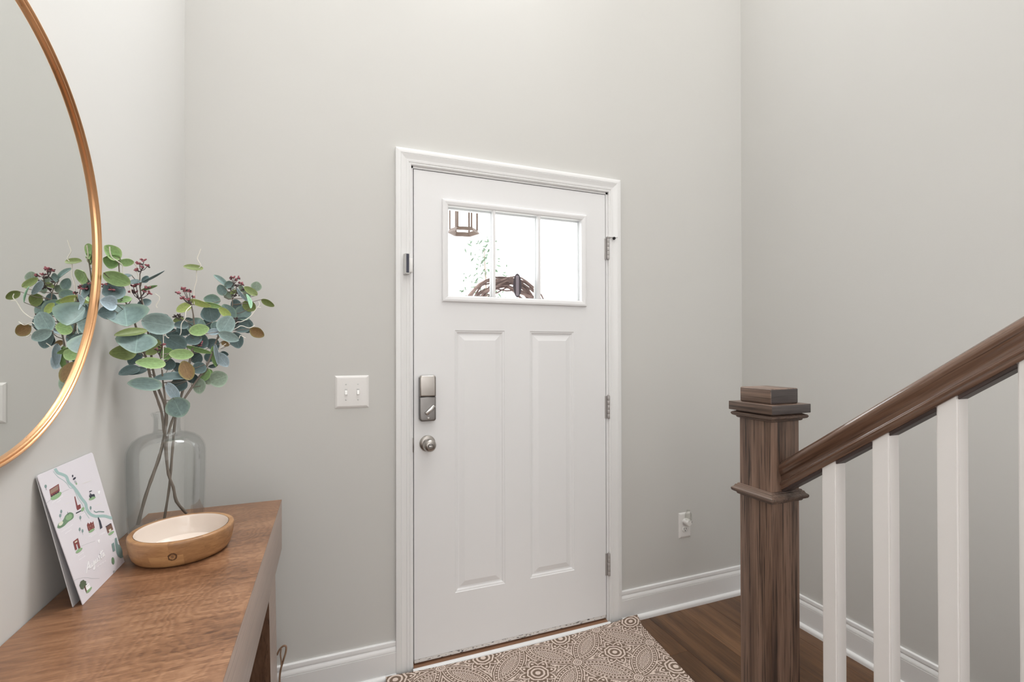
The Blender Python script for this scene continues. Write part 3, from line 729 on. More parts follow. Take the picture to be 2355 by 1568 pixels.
# ------------------------------------------------------------------ eucalyptus stems
def pts3(L): return [at(*p) for p in L]
STEMS = [   # main axis as sight points (px, py, horizontal distance)
    ('stem leaning left toward the mirror with pale tendrils', [(316, 1206, 1.500), (331, 1150, 1.500), (346, 1105, 1.502), (364, 1055, 1.505), (377, 1005, 1.508), (376, 985, 1.508), (372, 950, 1.508), (362, 918, 1.504), (349, 880, 1.498), (335, 820, 1.480), (318, 770, 1.455), (303, 720, 1.430), (287, 690, 1.405), (276, 640, 1.385), (273, 600, 1.375)]),
    ('upright stem at the left with reddish bud sprigs', [(318, 1207, 1.492), (333, 1150, 1.494), (348, 1105, 1.498), (366, 1055, 1.512), (379, 1004, 1.514), (381, 960, 1.512), (378, 930, 1.510), (363, 890, 1.508), (352, 850, 1.505), (345, 790, 1.500), (336, 740, 1.490), (328, 700, 1.480), (322, 660, 1.475), (322, 630, 1.475)]),
    ('short front stem with the large round drooping leaf', [(428, 1180, 1.520), (405, 1153, 1.518), (398, 1120, 1.515), (387, 1090, 1.513), (381, 1040, 1.510), (379, 1000, 1.506), (384, 960, 1.500), (380, 920, 1.495), (375, 880, 1.490), (372, 845, 1.480), (368, 815, 1.470)]),
    ('tall middle stem topped by pink buds', [(378, 1192, 1.525), (388, 1130, 1.522), (393, 1080, 1.520), (397, 1030, 1.518), (402, 975, 1.516), (412, 930, 1.515), (425, 880, 1.520), (436, 830, 1.525), (447, 780, 1.53), (446, 740, 1.535), (443, 715, 1.535), (438, 695, 1.535)]),
    ('wide stem leaning right along the front wall', [(430, 1180, 1.512), (407, 1153, 1.510), (399, 1120, 1.508), (388, 1090, 1.506), (383, 1040, 1.504), (386, 1002, 1.508), (401, 955, 1.514), (425, 915, 1.525), (450, 878, 1.54), (475, 842, 1.555), (490, 805, 1.565), (503, 770, 1.575), (522, 735, 1.585), (535, 700, 1.59), (530, 665, 1.595)]),
]
roots = []; axes = []
for lab, pl_ in STEMS:
    P = pts3(pl_)
    lim = vc.z+.0075
    P[0].z = max(P[0].z, lim)
    for p in P:
        if p.z < vc.z+.2: p.z = max(p.z, lim)
    r = thing('eucalyptus_stem', 'eucalyptus '+lab+' in the glass vase', 'stem', P[0], 'faux eucalyptus stems in the glass vase')
    roots.append(r)
    # smooth
    Q = []
    for a, b_, c_, d_ in zip([P[0]]+P[:-2], P[:-1], P[1:], P[2:]+[P[-1]]):
        for s in (0, .33, .67):
            Q.append(.5*((2*b_)+(c_-a)*s+(2*a-5*b_+4*c_-d_)*s*s+(-a+3*b_-3*c_+d_)*s**3))
    Q.append(P[-1]); n = len(Q); axes.append(Q)
    rad = [(.0030 if i/n < .55 else .0030-.0019*((i/n-.55)/.45))*(1+.12*math.sin(i*2.3)) for i in range(n)]
    bm = BM(); tube(bm, Q, rad, 8); mesh_obj('stalk', bm, M_STEM, r)

def nearest(si, p, below=True):
    best = None
    for q in axes[si]:
        dd = (q-p).length+(0 if q.z < p.z-.005 else .05)
        if q.z < vc.z+.30: dd += .3
        if best is None or dd < best[0]: best = (dd, q)
    return best[1]
rl_ = random.Random(3)
def leaf(si, B, T, wpx, mat, D, dD=0.0, roll=0.0, cup=.18, bend=.0, pet=True):
    """B,T pixels of base and tip, wpx apparent width, D distance, dD extra distance at the tip, roll (deg) about the axis"""
    b = at(B[0], B[1], D); t = at(T[0], T[1], D+dD)
    lim = XL+.012
    for q in (b, t):
        if q.x < lim: q.x = lim
    ax = t-b; L = ax.length; a = ax.normalized()
    view = (CAMP-(b+t)*.5).normalized(); nv = (view-a*view.dot(a)).normalized()
    wd = a.cross(nv)
    ro = R(roll); n = nv*math.cos(ro)+wd*math.sin(ro); wv = a.cross(n)
    mid = (b+t)*.5; dist = (mid-CAMP).dot(fw)
    W = wpx/F_PX*dist*1.0/max(.35, math.cos(ro))      # off axis magnification allowed for
    if not bend: bend = rl_.uniform(-.16, .30)
    cup = cup*rl_.uniform(1.0, 2.1)
    b = mid-ax*.535; t = mid+ax*.53; L *= 1.065
    for q in (b, t): q.x = max(q.x, lim)
    bm = BM(); uvl = bm.loops.layers.uv.new('UVMap')
    NU, NV = 10, 6
    tops, bots, uvs = [], [], []
    for i in range(NU+1):
        u = i/NU; uu = .5-.5*math.cos(math.pi*u)
        hw = max(0, math.sin(math.pi*uu**.90))**(.56)*W/2*1.02*(1+.03*math.sin(9*uu+B[0]))
        hw = max(hw, .0006)
        rt_, rb_, ru = [], [], []
        for j in range(NV+1):
            v = -1+2*j/NV
            p = b+a*(L*uu)+wv*(hw*v)+n*(cup*hw*(v*v-.35)+bend*L*((uu-.5)**2-.25)*-1)
            if p.x < lim-.004: p.x = lim-.004
            rt_.append(bm.verts.new(p+n*.0003)); rb_.append(bm.verts.new(p-n*.0003)); ru.append((uu, v*hw/(W/2)))
        tops.append(rt_); bots.append(rb_); uvs.append(ru)
    def fc(vs, us):
        f = bm.faces.new(vs)
        for lp, uv in zip(f.loops, us): lp[uvl].uv = uv
    for i in range(NU):
        for j in range(NV):
            us = (uvs[i][j], uvs[i+1][j], uvs[i+1][j+1], uvs[i][j+1])
            fc((tops[i][j], tops[i+1][j], tops[i+1][j+1], tops[i][j+1]), us)
            fc((bots[i][j+1], bots[i+1][j+1], bots[i+1][j], bots[i][j]), us[::-1])
    for i in range(NU):
        for j in (0, NV): fc((tops[i][j], bots[i][j], bots[i+1][j], tops[i+1][j]), (uvs[i][j],)*2+(uvs[i+1][j],)*2)
    for i in (0, NU):
        for j in range(NV): fc((tops[i][j], tops[i][j+1], bots[i][j+1], bots[i][j]), (uvs[i][j], uvs[i][j+1])*2)
    mats = [LM[mat]]
    if pet:
        q = nearest(si, b)
        if (q-b).length < .13:
            mid = (q+b)*.5+Vector((0, 0, -.004))
            tube(bm, [q, mid, b, b+a*.006], [.0011, .0009, .0008, .0004], 5, mi=1); mats.append(M_STEM)
    o = mesh_obj('leaf', bm, mats, roots[si], ang=60)
    return o
def DL(px, x=XL+.035):   # distance whose point lies at the given x (close to the left wall)
    d = ray(px, 700); tpar = (x-CX)/d.x; return tpar*math.hypot(d.x, d.y)
LEAVES = [  # stem, base px, tip px, width px, colour, distance, tip extra, roll, cup
    # --- left stem, near the mirror
    (0, (275, 594), (241, 566), 30, 'g', 1.375, -.02, 20, .25), (0, (274, 604), (238, 594), 34, 'm', 1.385, -.02, -15, .25), (0, (274, 601), (307, 604), 18, 'g', 1.385, .02, 25, .2),
    (0, (240, 628), (297, 653), 33, 'g', 1.335, .04, 15, .2), (0, (284, 661), (237, 676), 42, 'd', 1.375, -.03, 0, .2),
    (0, (268, 700), (231, 692), 34, 'p', 1.350, -.02, 10, .2), (0, (264, 716), (226, 722), 34, 'd', 1.360, -.02, 0, .2), (0, (302, 686), (266, 693), 15, 'm', 1.400, -.01, 30, .2),
    (0, (286, 702), (292, 749), 86, 't', 1.385, -.045, 0, .22), (0, (336, 760), (265, 771), 18, 'o', 1.44, -.04, 35, .2),
    (0, (317, 767), (311, 811), 74, 't', 1.435, -.045, 0, .2), (0, (312, 808), (253, 812), 36, 'o', 1.45, -.04, 0, .12),
    (0, (326, 808), (368, 785), 38, 'o', 1.475, .01, 0, .12), (0, (322, 812), (298, 838), 24, 'k', 1.47, -.01, 20, .2),
    (0, (270, 680), (240, 655), 26, 'd', 1.37, -.02, 0, .2),
    # --- second stem
    (1, (301, 632), (277, 641), 9, 'd', 1.455, -.02, 40, .2), (1, (321, 645), (299, 652), 11, 'd', 1.465, -.02, 40, .2), (1, (325, 649), (377, 623), 5, 'd', 1.47, .02, 70, .1),
    (1, (326, 648), (341, 636), 13, 'd', 1.47, .01, 20, .3), (1, (325, 667), (361, 657), 7, 'm', 1.475, .02, 55, .15), (1, (317, 700), (347, 692), 17, 'd', 1.485, .02, 0, .2),
    (1, (328, 738), (399, 750), 50, 'l', 1.46, .02, 0, .18), (1, (346, 766), (376, 790), 30, 'l', 1.49, .01, 0, .2), (1, (374, 723), (387, 733), 11, 'k', 1.51, .01, 0, .2),
    (1, (405, 759), (388, 762), 10, 'k', 1.52, 0, 0, .2), (1, (319, 845), (263, 861), 23, 'd', 1.495, -.03, 20, .15), (1, (336, 849), (296, 861), 17, 'd', 1.50, -.02, 30, .2),
    # --- front short stem
    (2, (379, 837), (313, 833), 26, 'g', 1.47, -.03, 10, .15), (2, (397, 818), (366, 806), 28, 'm', 1.49, -.01, 0, .15), (2, (390, 813), (444, 815), 25, 'g', 1.475, .02, 5, .12),
    (2, (371, 886), (295, 881), 31, 't', 1.475, -.03, 15, .15), (2, (439, 865), (354, 871), 18, 'd', 1.50, -.02, 40, .15), (2, (385, 881), (410, 920), 22, 'p', 1.485, .01, 10, .2),
    (2, (428, 877), (392, 893), 32, 'k', 1.505, -.01, 0, .2), (2, (399, 916), (419, 957), 47, 't', 1.480, .01, 0, .15), (2, (437, 872), (421, 831), 30, 'b', 1.485, .01, 0, .2),
    (2, (425, 800), (381, 776), 40, 'd', 1.50, -.01, 0, .2),
    # --- middle stem
    (3, (439, 689), (484, 704), 14, 'y', 1.53, .01, 30, .2), (3, (440, 700), (407, 716), 20, 'y', 1.55, .0, 20, .2), (3, (424, 735), (399, 738), 15, 'o', 1.54, 0, 20, .2),
    (3, (433, 748), (400, 747), 19, 'd', 1.53, -.01, 10, .2), (3, (441, 766), (461, 733), 38, 't', 1.55, .01, 0, .2), (3, (436, 762), (480, 755), 27, 'g', 1.51, .01, 5, .15),
    (3, (426, 733), (443, 735), 8, 'k', 1.55, 0, 0, .2), (3, (463, 776), (425, 785), 26, 'd', 1.53, -.01, 0, .2), (3, (430, 796), (486, 811), 11, 'm', 1.525, .01, 40, .2),
    (3, (470, 838), (445, 855), 28, 'd', 1.54, -.01, 0, .2), (3, (465, 696), (509, 706), 12, 'g', 1.555, .01, 35, .2), (3, (506, 692), (469, 687), 26, 't', 1.57, 0, 0, .2),
    (3, (488, 739), (480, 702), 38, 'd', 1.58, 0, 0, .15), (3, (504, 762), (478, 765), 16, 'p', 1.55, 0, 20, .2), (3, (490, 757), (498, 740), 16, 't', 1.565, 0, 0, .2),
    # --- right stem
    (4, (522, 658), (492, 633), 12, 't', 1.59, .0, 35, .3), (4, (517, 660), (537, 652), 20, 't', 1.585, .01, 0, .3), (4, (515, 679), (505, 655), 20, 't', 1.60, 0, 0, .2),
    (4, (547, 668), (530, 676), 8, 'o', 1.59, 0, 40, .2), (4, (516, 683), (537, 674), 17, 's', 1.605, 0, 0, .2), (4, (538, 733), (513, 701), 28, 't', 1.575, 0, 0, .2),
    (4, (529, 728), (504, 708), 17, 'y', 1.56, -.01, 10, .2), (4, (554, 697), (532, 705), 26, 'd', 1.605, 0, 0, .2), (4, (545, 729), (574, 711), 34, 't', 1.60, .01, 0, .15),
    (4, (546, 663), (569, 692), 7, 'p', 1.575, .01, 60, .2), (4, (576, 708), (567, 677), 8, 'n', 1.57, 0, 60, .2), (4, (591, 678), (562, 660), 16, 'o', 1.59, 0, 20, .2),
    (4, (587, 669), (592, 648), 22, 's', 1.62, 0, 0, .1), (4, (602, 689), (630, 704), 14, 'o', 1.60, .01, 20, .2), (4, (560, 695), (586, 712), 25, 'o', 1.60, .01, 0, .2),
    (4, (509, 764), (531, 728), 37, 'l', 1.545, .0, 0, .15), (4, (504, 765), (548, 782), 23, 'l', 1.54, .01, 10, .2), (4, (540, 765), (549, 800), 28, 'd', 1.59, 0, 0, .2),
    (4, (531, 791), (556, 778), 26, 'd', 1.595, .01, 0, .2), (4, (535, 749), (581, 745), 36, 'd', 1.60, .01, 0, .15), (4, (576, 756), (606, 773), 23, 'b', 1.59, .01, 10, .3),
    (4, (510, 786), (526, 795), 12, 'b', 1.59, 0, 0, .2), (4, (495, 792), (502, 838), 9, 'p', 1.545, .01, 55, .2), (4, (490, 797), (497, 842), 11, 'm', 1.56, .01, 40, .2),
    (4, (500, 812), (523, 842), 24, 'p', 1.57, .01, 0, .25), (4, (508, 810), (525, 816), 11, 'k', 1.58, 0, 20, .2), (4, (478, 848), (466, 876), 20, 'm', 1.565, 0, 0, .2),
    (4, (478, 850), (488, 857), 9, 'm', 1.565, 0, 0, .2), (4, (482, 878), (522, 864), 38, 's', 1.59, .01, 0, .15), (4, (457, 870), (459, 905), 26, 's', 1.56, .0, 0, .15),
    (4, (464, 860), (482, 883), 18, 's', 1.575, .01, 0, .2), (4, (480, 843), (501, 838), 9, 'k', 1.575, 0, 30, .2),
    (4, (570, 665), (566, 690), 16, 's', 1.62, 0, 0, .2), (4, (560, 735), (572, 765), 26, 'd', 1.61, 0, 0, .2), (4, (552, 655), (560, 672), 10, 's', 1.61, 0, 20, .2),
    # --- filler behind, seen in the gaps
    (3, (450, 800), (470, 770), 34, 'd', 1.575, 0, 10, .2), (3, (440, 830), (462, 815), 30, 'k', 1.57, 0, 0, .2), (3, (480, 800), (500, 782), 28, 'd', 1.60, 0, 0, .2),
    (2, (400, 850), (420, 840), 26, 'k', 1.54, 0, 0, .2), (3, (415, 870), (440, 850), 28, 'k', 1.55, 0, 0, .2), (2, (385, 850), (392, 825), 26, 'd', 1.535, 0, 0, .2),
    (3, (405, 790), (392, 762), 34, 'd', 1.56, 0, 0, .2), (1, (350, 800), (360, 770), 30, 'd', 1.53, 0, 0, .2), (3, (430, 770), (415, 745), 30, 'd', 1.575, 0, 0, .2),
    (4, (475, 830), (490, 812), 22, 'd', 1.60, 0, 0, .2), (4, (440, 880), (447, 860), 22, 'k', 1.55, 0, 0, .2), (4, (470, 760), (478, 735), 26, 'd', 1.61, 0, 0, .2),
]
for si, B, T, wpx, c, D, dD, ro, cu in LEAVES: leaf(si, B, T, wpx, c, D, dD, ro, cu)
# the single olive leaf riding on a pale tendril above the middle stem
leaf(3, (466, 617), (423, 613), 13, 'o', 1.53, -.01, 40, .3, pet=False)
TEND = [(3, [(447, 700, 1.532), (446, 668, 1.531), (452, 644, 1.53), (452, 622, 1.53), (462, 611, 1.53), (454, 595, 1.53), (458, 583, 1.53), (462, 572, 1.53)]),
        (0, [(286, 668, 1.395), (282, 640, 1.39), (282, 612, 1.385), (272, 602, 1.37), (258, 592, 1.36), (253, 580, 1.355), (252, 567, 1.352)]),
        (0, [(278, 630, 1.39), (282, 634, 1.395), (295, 645, 1.40), (299, 660, 1.40), (302, 676, 1.40)]),
        (1, [(362, 708, 1.49), (359, 702, 1.49), (366, 690, 1.49), (366, 682, 1.49), (356, 675, 1.49)]),
        (1, [(336, 720, 1.485), (325, 680, 1.482), (321, 650, 1.48), (315, 625, 1.48), (311, 608, 1.478), (300, 604, 1.475)]),
        (3, [(408, 800, 1.505), (409, 780, 1.505), (416, 765, 1.50), (417, 745, 1.50), (426, 731, 1.50), (428, 715, 1.505), (440, 703, 1.52)]),
        (4, [(536, 751, 1.555), (545, 741, 1.555), (557, 739, 1.56), (575, 728, 1.565), (588, 712, 1.57), (592, 707, 1.57), (600, 707, 1.57)]),
        (4, [(592, 707, 1.57), (597, 700, 1.57), (595, 693, 1.57)]),
        (4, [(532, 760, 1.555), (545, 754, 1.555), (555, 749, 1.56), (573, 754, 1.565), (586, 748, 1.57)]),
        (4, [(501, 809, 1.555), (508, 799, 1.55), (520, 790, 1.55)]), (4, [(550, 778, 1.555), (553, 771, 1.555), (560, 775, 1.56), (565, 777, 1.56)]),
        (2, [(373, 850, 1.475), (375, 820, 1.47), (376, 790, 1.475), (376, 765, 1.48), (384, 775, 1.48), (389, 777, 1.48)])]
def smoothpts(P, k=4):
    Q = []
    for a, b_, c_, d_ in zip([P[0]]+P[:-2], P[:-1], P[1:], P[2:]+[P[-1]]):
        for s in [i/k for i in range(k)]:
            Q.append(.5*((2*b_)+(c_-a)*s+(2*a-5*b_+4*c_-d_)*s*s+(-a+3*b_-3*c_+d_)*s**3))
    return Q+[P[-1]]
for si, L in TEND:
    P = [at(*q) for q in L]
    for p in P: p.x = max(p.x, XL+.008)
    bm = BM(); tube(bm, smoothpts(P), .0011, 6); mesh_obj('tendril', bm, M_TENDRIL, roots[si])
def sprig(si, base, tips, D, pink=True):
    """bud sprig: small forked twigs ending in clusters of elongated buds"""
    bm = BM(); b = at(base[0], base[1], D); rr = random.Random(base[0])
    b.x = max(b.x, XL+.012)
    for tx, ty in tips:
        t = at(tx, ty, D+rr.uniform(-.01, .01)); t.x = max(t.x, XL+.012); mid = (b+t)*.5+Vector((0, 0, -.003))
        tube(bm, [b, mid, t], [.0011, .0009, .0007], 5, mi=0)
        for k in range(7):
            d = Vector((rr.uniform(-1, 1), rr.uniform(-1, 1), rr.uniform(-.2, 1.0))).normalized(); L = rr.uniform(.006, .0095)
            tube(bm, [t, t+d*L*.4, t+d*L*.8, t+d*L], [.0007, .0020, .0020, .0006], 5, mi=(1 if (pink and rr.random() < .72) else 0))
    q = nearest(si, b)
    if (q-b).length < .12: tube(bm, [q, (q+b)*.5, b], .0011, 5, mi=0)
    mesh_obj('bud_sprig', bm, [M_BUDD, M_BUD], roots[si])
sprig(1, (325, 622), [(331, 600), (320, 607), (339, 612), (317, 622), (327, 617)], 1.475)
sprig(1, (319, 687), [(313, 655), (306, 659), (340, 662), (331, 672), (343, 675), (303, 670), (312, 673)], 1.47)
sprig(3, (439, 700), [(421, 666), (410, 674), (427, 670), (436, 671), (421, 687), (443, 684), (431, 690)], 1.53)
sprig(3, (421, 736), [(410, 726), (405, 729), (414, 729)], 1.535, False)
sprig(4, (538, 653), [(536, 639), (540, 645), (547, 640), (552, 652), (533, 642), (556, 654)], 1.585)
sprig(4, (545, 672), [(543, 658), (558, 666), (550, 676), (538, 680), (527, 664)], 1.585, False)
sprig(3, (452, 800), [(455, 785), (462, 790), (458, 795), (448, 790)], 1.545)
sprig(2, (366, 815), [(374, 793), (362, 806), (371, 800)], 1.475)
sprig(0, (262, 668), [(244, 660), (252, 664), (258, 666), (240, 655)], 1.36)
sprig(4, (541, 748), [(543, 735), (536, 742), (548, 742), (540, 757)], 1.565, False)
# ------------------------------------------------------------------ printed map card
cardBL, cardBR = Vector((-.7400, -.8940, TZ+.0003)), Vector((-.7400, -.7090, TZ+.0003))
cardTL, cardTR = Vector((XL+.0050, -.9060, 1.1097)), Vector((XL+.0050, -.7015, 1.1097))
ca = thing('map_card', 'white illustrated city map card leaning on wall beneath the mirror', 'card', (-.765, -.80, TZ))
nC = (cardBR-cardBL).cross(cardTL-cardBL).normalized()
if nC.x < 0: nC = -nC
def hom(src, dst):
    A = []; bvec = []
    for (x, y), (u, v) in zip(src, dst):
        A.append([x, y, 1, 0, 0, 0, -u*x, -u*y]); bvec.append(u); A.append([0, 0, 0, x, y, 1, -v*x, -v*y]); bvec.append(v)
    n = 8; Mx = [r+[b] for r, b in zip(A, bvec)]
    for i in range(n):
        p = max(range(i, n), key=lambda r: abs(Mx[r][i])); Mx[i], Mx[p] = Mx[p], Mx[i]
        for r in range(n):
            if r != i:
                f = Mx[r][i]/Mx[i][i]
                for c in range(i, n+1): Mx[r][c] -= f*Mx[i][c]
    return [Mx[i][n]/Mx[i][i] for i in range(n)]+[1]
HC = hom([(78, 272), (580, 78), (884, 1092), (464, 1492)], [(0, 1), (1, 1), (1, 0), (0, 0)])
def card_uv(x, y):
    d = HC[6]*x+HC[7]*y+1; return ((HC[0]*x+HC[1]*y+HC[2])/d, (HC[3]*x+HC[4]*y+HC[5])/d)
def card(u, v, h=0.0):
    return (cardBL*(1-u)+cardBR*u)*(1-v)+(cardTL*(1-u)+cardTR*u)*v+nC*h
def sheet(bm, f, th, r=.035):
    pts = [(0, 0), (1, 0)]
    for cx_, cy_, a0 in ((1-r, 1-r*.8, 0), (r, 1-r*.8, 90)):
        for i in range(6):
            a = R(a0+18*i); pts.append((cx_+r*math.cos(a), cy_+r*.8*math.sin(a)))
    A = [bm.verts.new(f(u, v, 0)) for u, v in pts]; B = [bm.verts.new(f(u, v, -th)) for u, v in pts]
    bm.faces.new(A); bm.faces.new(B[::-1])
    for i in range(len(pts)): bm.faces.new((A[i], A[(i+1) % len(pts)], B[(i+1) % len(pts)], B[i]))
M_CARD = newmat('white_card_stock', (222, 218, 224), .5)[0]
bm = BM(); sheet(bm, card, .0012); fp = mesh_obj('front_page', bm, M_CARD, ca, smooth=False)
offb = Vector((-.0115, -.002, 0))
def cback(u, v, h): return card(u, v, h-.0016)+offb*(1-v)
bm = BM(); sheet(bm, cback, .0012); mesh_obj('back_page', bm, newmat('grey_card_back', (196, 196, 198), .5)[0], ca, smooth=False)
PR = {k: newmat('print_'+k, c, .5)[0] for k, c in dict(river=(160, 188, 186), red=(128, 62, 62), green=(110, 140, 112), lgreen=(142, 176, 134), navy=(52, 56, 70), tan=(150, 126, 112), white=(250, 250, 252), teal=(128, 152, 150), grey=(176, 178, 182), brown=(112, 78, 66), sand=(222, 222, 204), dgreen=(92, 106, 86)).items()}
PRK = list(PR); PRM = list(PR.values()); pb = BM(); lay = [0]
def ppoly(P, k):
    lay[0] += 1; h = .00012+.000006*lay[0]
    vs = [pb.verts.new(card(*card_uv(x, y), h)) for x, y in P]
    if len(vs) >= 3: f = pb.faces.new(vs); f.material_index = PRK.index(k)
def pell(x, y, a, b, rot, k, n=14):
    c_, s_ = math.cos(R(rot)), math.sin(R(rot)); ppoly([(x+a*math.cos(t)*c_-b*math.sin(t)*s_, y+a*math.cos(t)*s_+b*math.sin(t)*c_) for t in [2*math.pi*i/n for i in range(n)]], k)
def pline(P, w_, k):
    lay[0] += 1; h = .00012+.000006*lay[0]; n = len(P); ws = w_ if isinstance(w_, (list, tuple)) else [w_]*n; Lf, Rt = [], []
    for i, (x, y) in enumerate(P):
        x0, y0 = P[max(0, i-1)]; x1, y1 = P[min(n-1, i+1)]; dx, dy = x1-x0, y1-y0; l = math.hypot(dx, dy) or 1
        nx, ny = -dy/l*ws[i]/2, dx/l*ws[i]/2
        Lf.append(pb.verts.new(card(*card_uv(x+nx, y+ny), h))); Rt.append(pb.verts.new(card(*card_uv(x-nx, y-ny), h)))
    for i in range(n-1):
        f = pb.faces.new((Lf[i], Lf[i+1], Rt[i+1], Rt[i])); f.material_index = PRK.index(k)
def cm(P, k=5):
    V = [Vector((x, y, 0)) for x, y in P]; return [(v.x, v.y) for v in smoothpts(V, k)]
pline(cm([(238, 216), (262, 255), (300, 272), (340, 296), (362, 350), (400, 388), (440, 440), (476, 500), (515, 550), (528, 605), (560, 650), (610, 672), (690, 672), (766, 694)]), [38]*6+[34]*20+[26]*20+[20]*20, 'river') if False else pline(cm([(238, 216), (262, 255), (300, 272), (340, 296), (362, 350), (400, 388), (440, 440), (476, 500), (515, 550), (528, 605), (560, 650), (610, 672), (690, 672), (766, 694)]), 27, 'river')
pline(cm([(222, 240), (262, 292), (318, 332), (352, 370), (372, 402), (406, 412), (446, 500), (486, 560), (506, 620), (548, 690)]), 5, 'river')
pline(cm([(138, 552), (182, 512), (300, 440), (362, 414)]), 3, 'grey'); pline(cm([(368, 1282), (420, 1250), (500, 1238), (560, 1246), (632, 1246)]), 3, 'grey')
pline(cm([(430, 960), (520, 925), (600, 900)]), 2.5, 'grey')
# rail station, trees, tower, golf green, cart and other little drawings
pell(244, 470, 58, 26, -32, 'lgreen'); ppoly([(184, 408), (270, 358), (278, 420), (270, 440), (196, 480)], 'red'); ppoly([(190, 415), (262, 372), (266, 410), (196, 452)], 'tan')
for i in range(4): pell(206+i*19, 468-i*11, 8, 8, 0, 'navy', 10)
pell(151, 376, 11, 16, 0, 'teal'); pline([(152, 385), (158, 412)], 3, 'navy')
pell(398, 292, 7, 12, 0, 'navy'); pell(414, 316, 17, 9, -40, 'navy'); pell(424, 350, 10, 18, -30, 'grey'); pell(432, 366, 7, 10, 0, 'lgreen')
ppoly([(411, 484), (419, 482), (440, 566), (466, 556), (472, 592), (440, 612), (432, 600)], 'red'); ppoly([(422, 634), (476, 610), (476, 620), (426, 644)], 'navy'); pell(488, 604, 14, 22, 30, 'lgreen')
pline(cm([(252, 762), (262, 735), (300, 705), (330, 660), (375, 638), (396, 655), (380, 690), (330, 712), (300, 755), (252, 762)]), 6, 'green')
ppoly(cm([(246, 764), (262, 725), (306, 700), (322, 660), (362, 628), (398, 640), (398, 682), (350, 716), (312, 752), (270, 772), (246, 764)])[:-1], 'green'); pell(358, 672, 34, 24, -40, 'lgreen'); pell(282, 728, 26, 15, -45, 'sand'); pline([(352, 655), (345, 622)], 3, 'navy')
for x, y in ((288, 616), (278, 654), (562, 594), (456, 788), (482, 804), (464, 680)): pell(x, y, 9, 17, 0, 'teal'); pline([(x, y+12), (x+4, y+34)], 2.5, 'grey')
pell(578, 506, 34, 14, -20, 'lgreen'); ppoly([(548, 440), (574, 432), (576, 440), (552, 448)], 'navy'); ppoly([(552, 470), (562, 458), (572, 470), (596, 466), (604, 482), (560, 498), (548, 490)], 'navy'); pell(562, 498, 7, 8, 0, 'navy', 10); pell(596, 486, 7, 8, 0, 'navy', 10); pline([(556, 446), (556, 480)], 3, 'grey')
ppoly([(630, 444), (652, 436), (646, 466), (636, 468)], 'white'); ppoly([(622, 892), (644, 884), (640, 916), (630, 920)], 'white')
pline(cm([(592, 622), (612, 636), (640, 630), (690, 634)]), 9, 'teal')
ppoly([(524, 750), (534, 728), (548, 744), (560, 722), (572, 734), (584, 714), (598, 778), (548, 812), (536, 800)], 'red'); pell(568, 804, 32, 12, -30, 'lgreen')
for x, y in ((540, 770), (558, 762), (578, 750), (548, 788), (582, 774)): pell(x, y, 5, 7, 0, 'tan', 8)
ppoly([(628, 690), (634, 678), (640, 690), (654, 715), (672, 778), (650, 792), (640, 730)], 'navy')
ppoly([(706, 770), (756, 740), (774, 796), (722, 832)], 'brown'); pline([(702, 772), (752, 742)], 7, 'navy'); ppoly([(730, 800), (752, 788), (758, 806), (736, 820)], 'sand'); pell(756, 830, 32, 11, -32, 'lgreen')
ppoly([(390, 900), (436, 868), (442, 890), (458, 962), (440, 970), (428, 920), (416, 930), (426, 974), (408, 980)], 'red'); pell(444, 984, 38, 14, -35, 'lgreen'); ppoly([(404, 904), (428, 890), (430, 902), (408, 916)], 'sand')
# foliage at the right edge, tree and sign at the bottom
ppoly([(756, 930), (780, 915), (792, 990), (770, 1002)], 'teal'); ppoly([(788, 880), (806, 870), (818, 930), (842, 945), (856, 1000), (870, 1050), (840, 1060), (806, 1020), (792, 940)], 'teal'); pell(832, 1000, 30, 56, -12, 'teal'); pell(768, 1084, 14, 34, -5, 'green'); pell(776, 1184, 12, 12, 0, 'grey', 8)
for x, y, r_ in ((470, 1290, 28), (452, 1310, 18), (486, 1308, 22), (462, 1330, 18), (474, 1268, 10), (490, 1280, 12)): pell(x, y, r_, r_*.95, 0, 'dgreen', 12)
pline([(484, 1320), (502, 1376)], 8, 'brown'); pell(526, 1354, 38, 13, -46, 'lgreen'); ppoly([(492, 1316), (526, 1288), (542, 1330), (504, 1362)], 'white'); pline([(498, 1330), (530, 1304)], 2.5, 'grey')
# hand lettered title and small captions
def word(strokes, x0, y0, sx, sl, w_, k):
    """strokes in em units: x to right, y up; slanted baseline slope sl"""
    for S in strokes:
        P = [(x0+x*sx, y0+x*sx*sl-y*sx*1.25) for x, y in S]
        pline(cm(P, 4) if len(P) > 2 else P, w_, k)
AUG = [[(0, -.15), (.12, .25), (.28, .75), (.4, 1.05)], [(.4, 1.05), (.46, .6), (.54, .02)], [(.1, .30), (.3, .36), (.54, .42)],
       [(.66, .50), (.65, .18), (.74, .02), (.86, .12), (.92, .5)], [(.92, .5), (.92, .15), (1.0, .03), (1.08, .12)],
       [(1.34, .45), (1.22, .5), (1.14, .3), (1.18, .06), (1.28, .06), (1.37, .45)], [(1.37, .45), (1.38, .0), (1.34, -.45), (1.2, -.52), (1.16, -.36), (1.36, -.05), (1.52, .12)],
       [(1.54, .5), (1.53, .18), (1.62, .02), (1.74, .12), (1.8, .5)], [(1.8, .5), (1.8, .15), (1.88, .03), (1.98, .12)],
       [(2.2, .56), (2.1, .52), (2.08, .38), (2.2, .26), (2.22, .1), (2.12, .0), (2.02, .06)],
       [(2.4, .95), (2.4, .4), (2.42, .1), (2.5, .02), (2.58, .1)], [(2.24, .72), (2.45, .76), (2.72, .86)],
       [(2.86, .45), (2.74, .5), (2.66, .3), (2.7, .06), (2.8, .06), (2.89, .45)], [(2.89, .45), (2.9, .12), (2.98, .02), (3.06, .1)]]
word(AUG, 506, 1186, 60, -.83, 8.5, 'white')
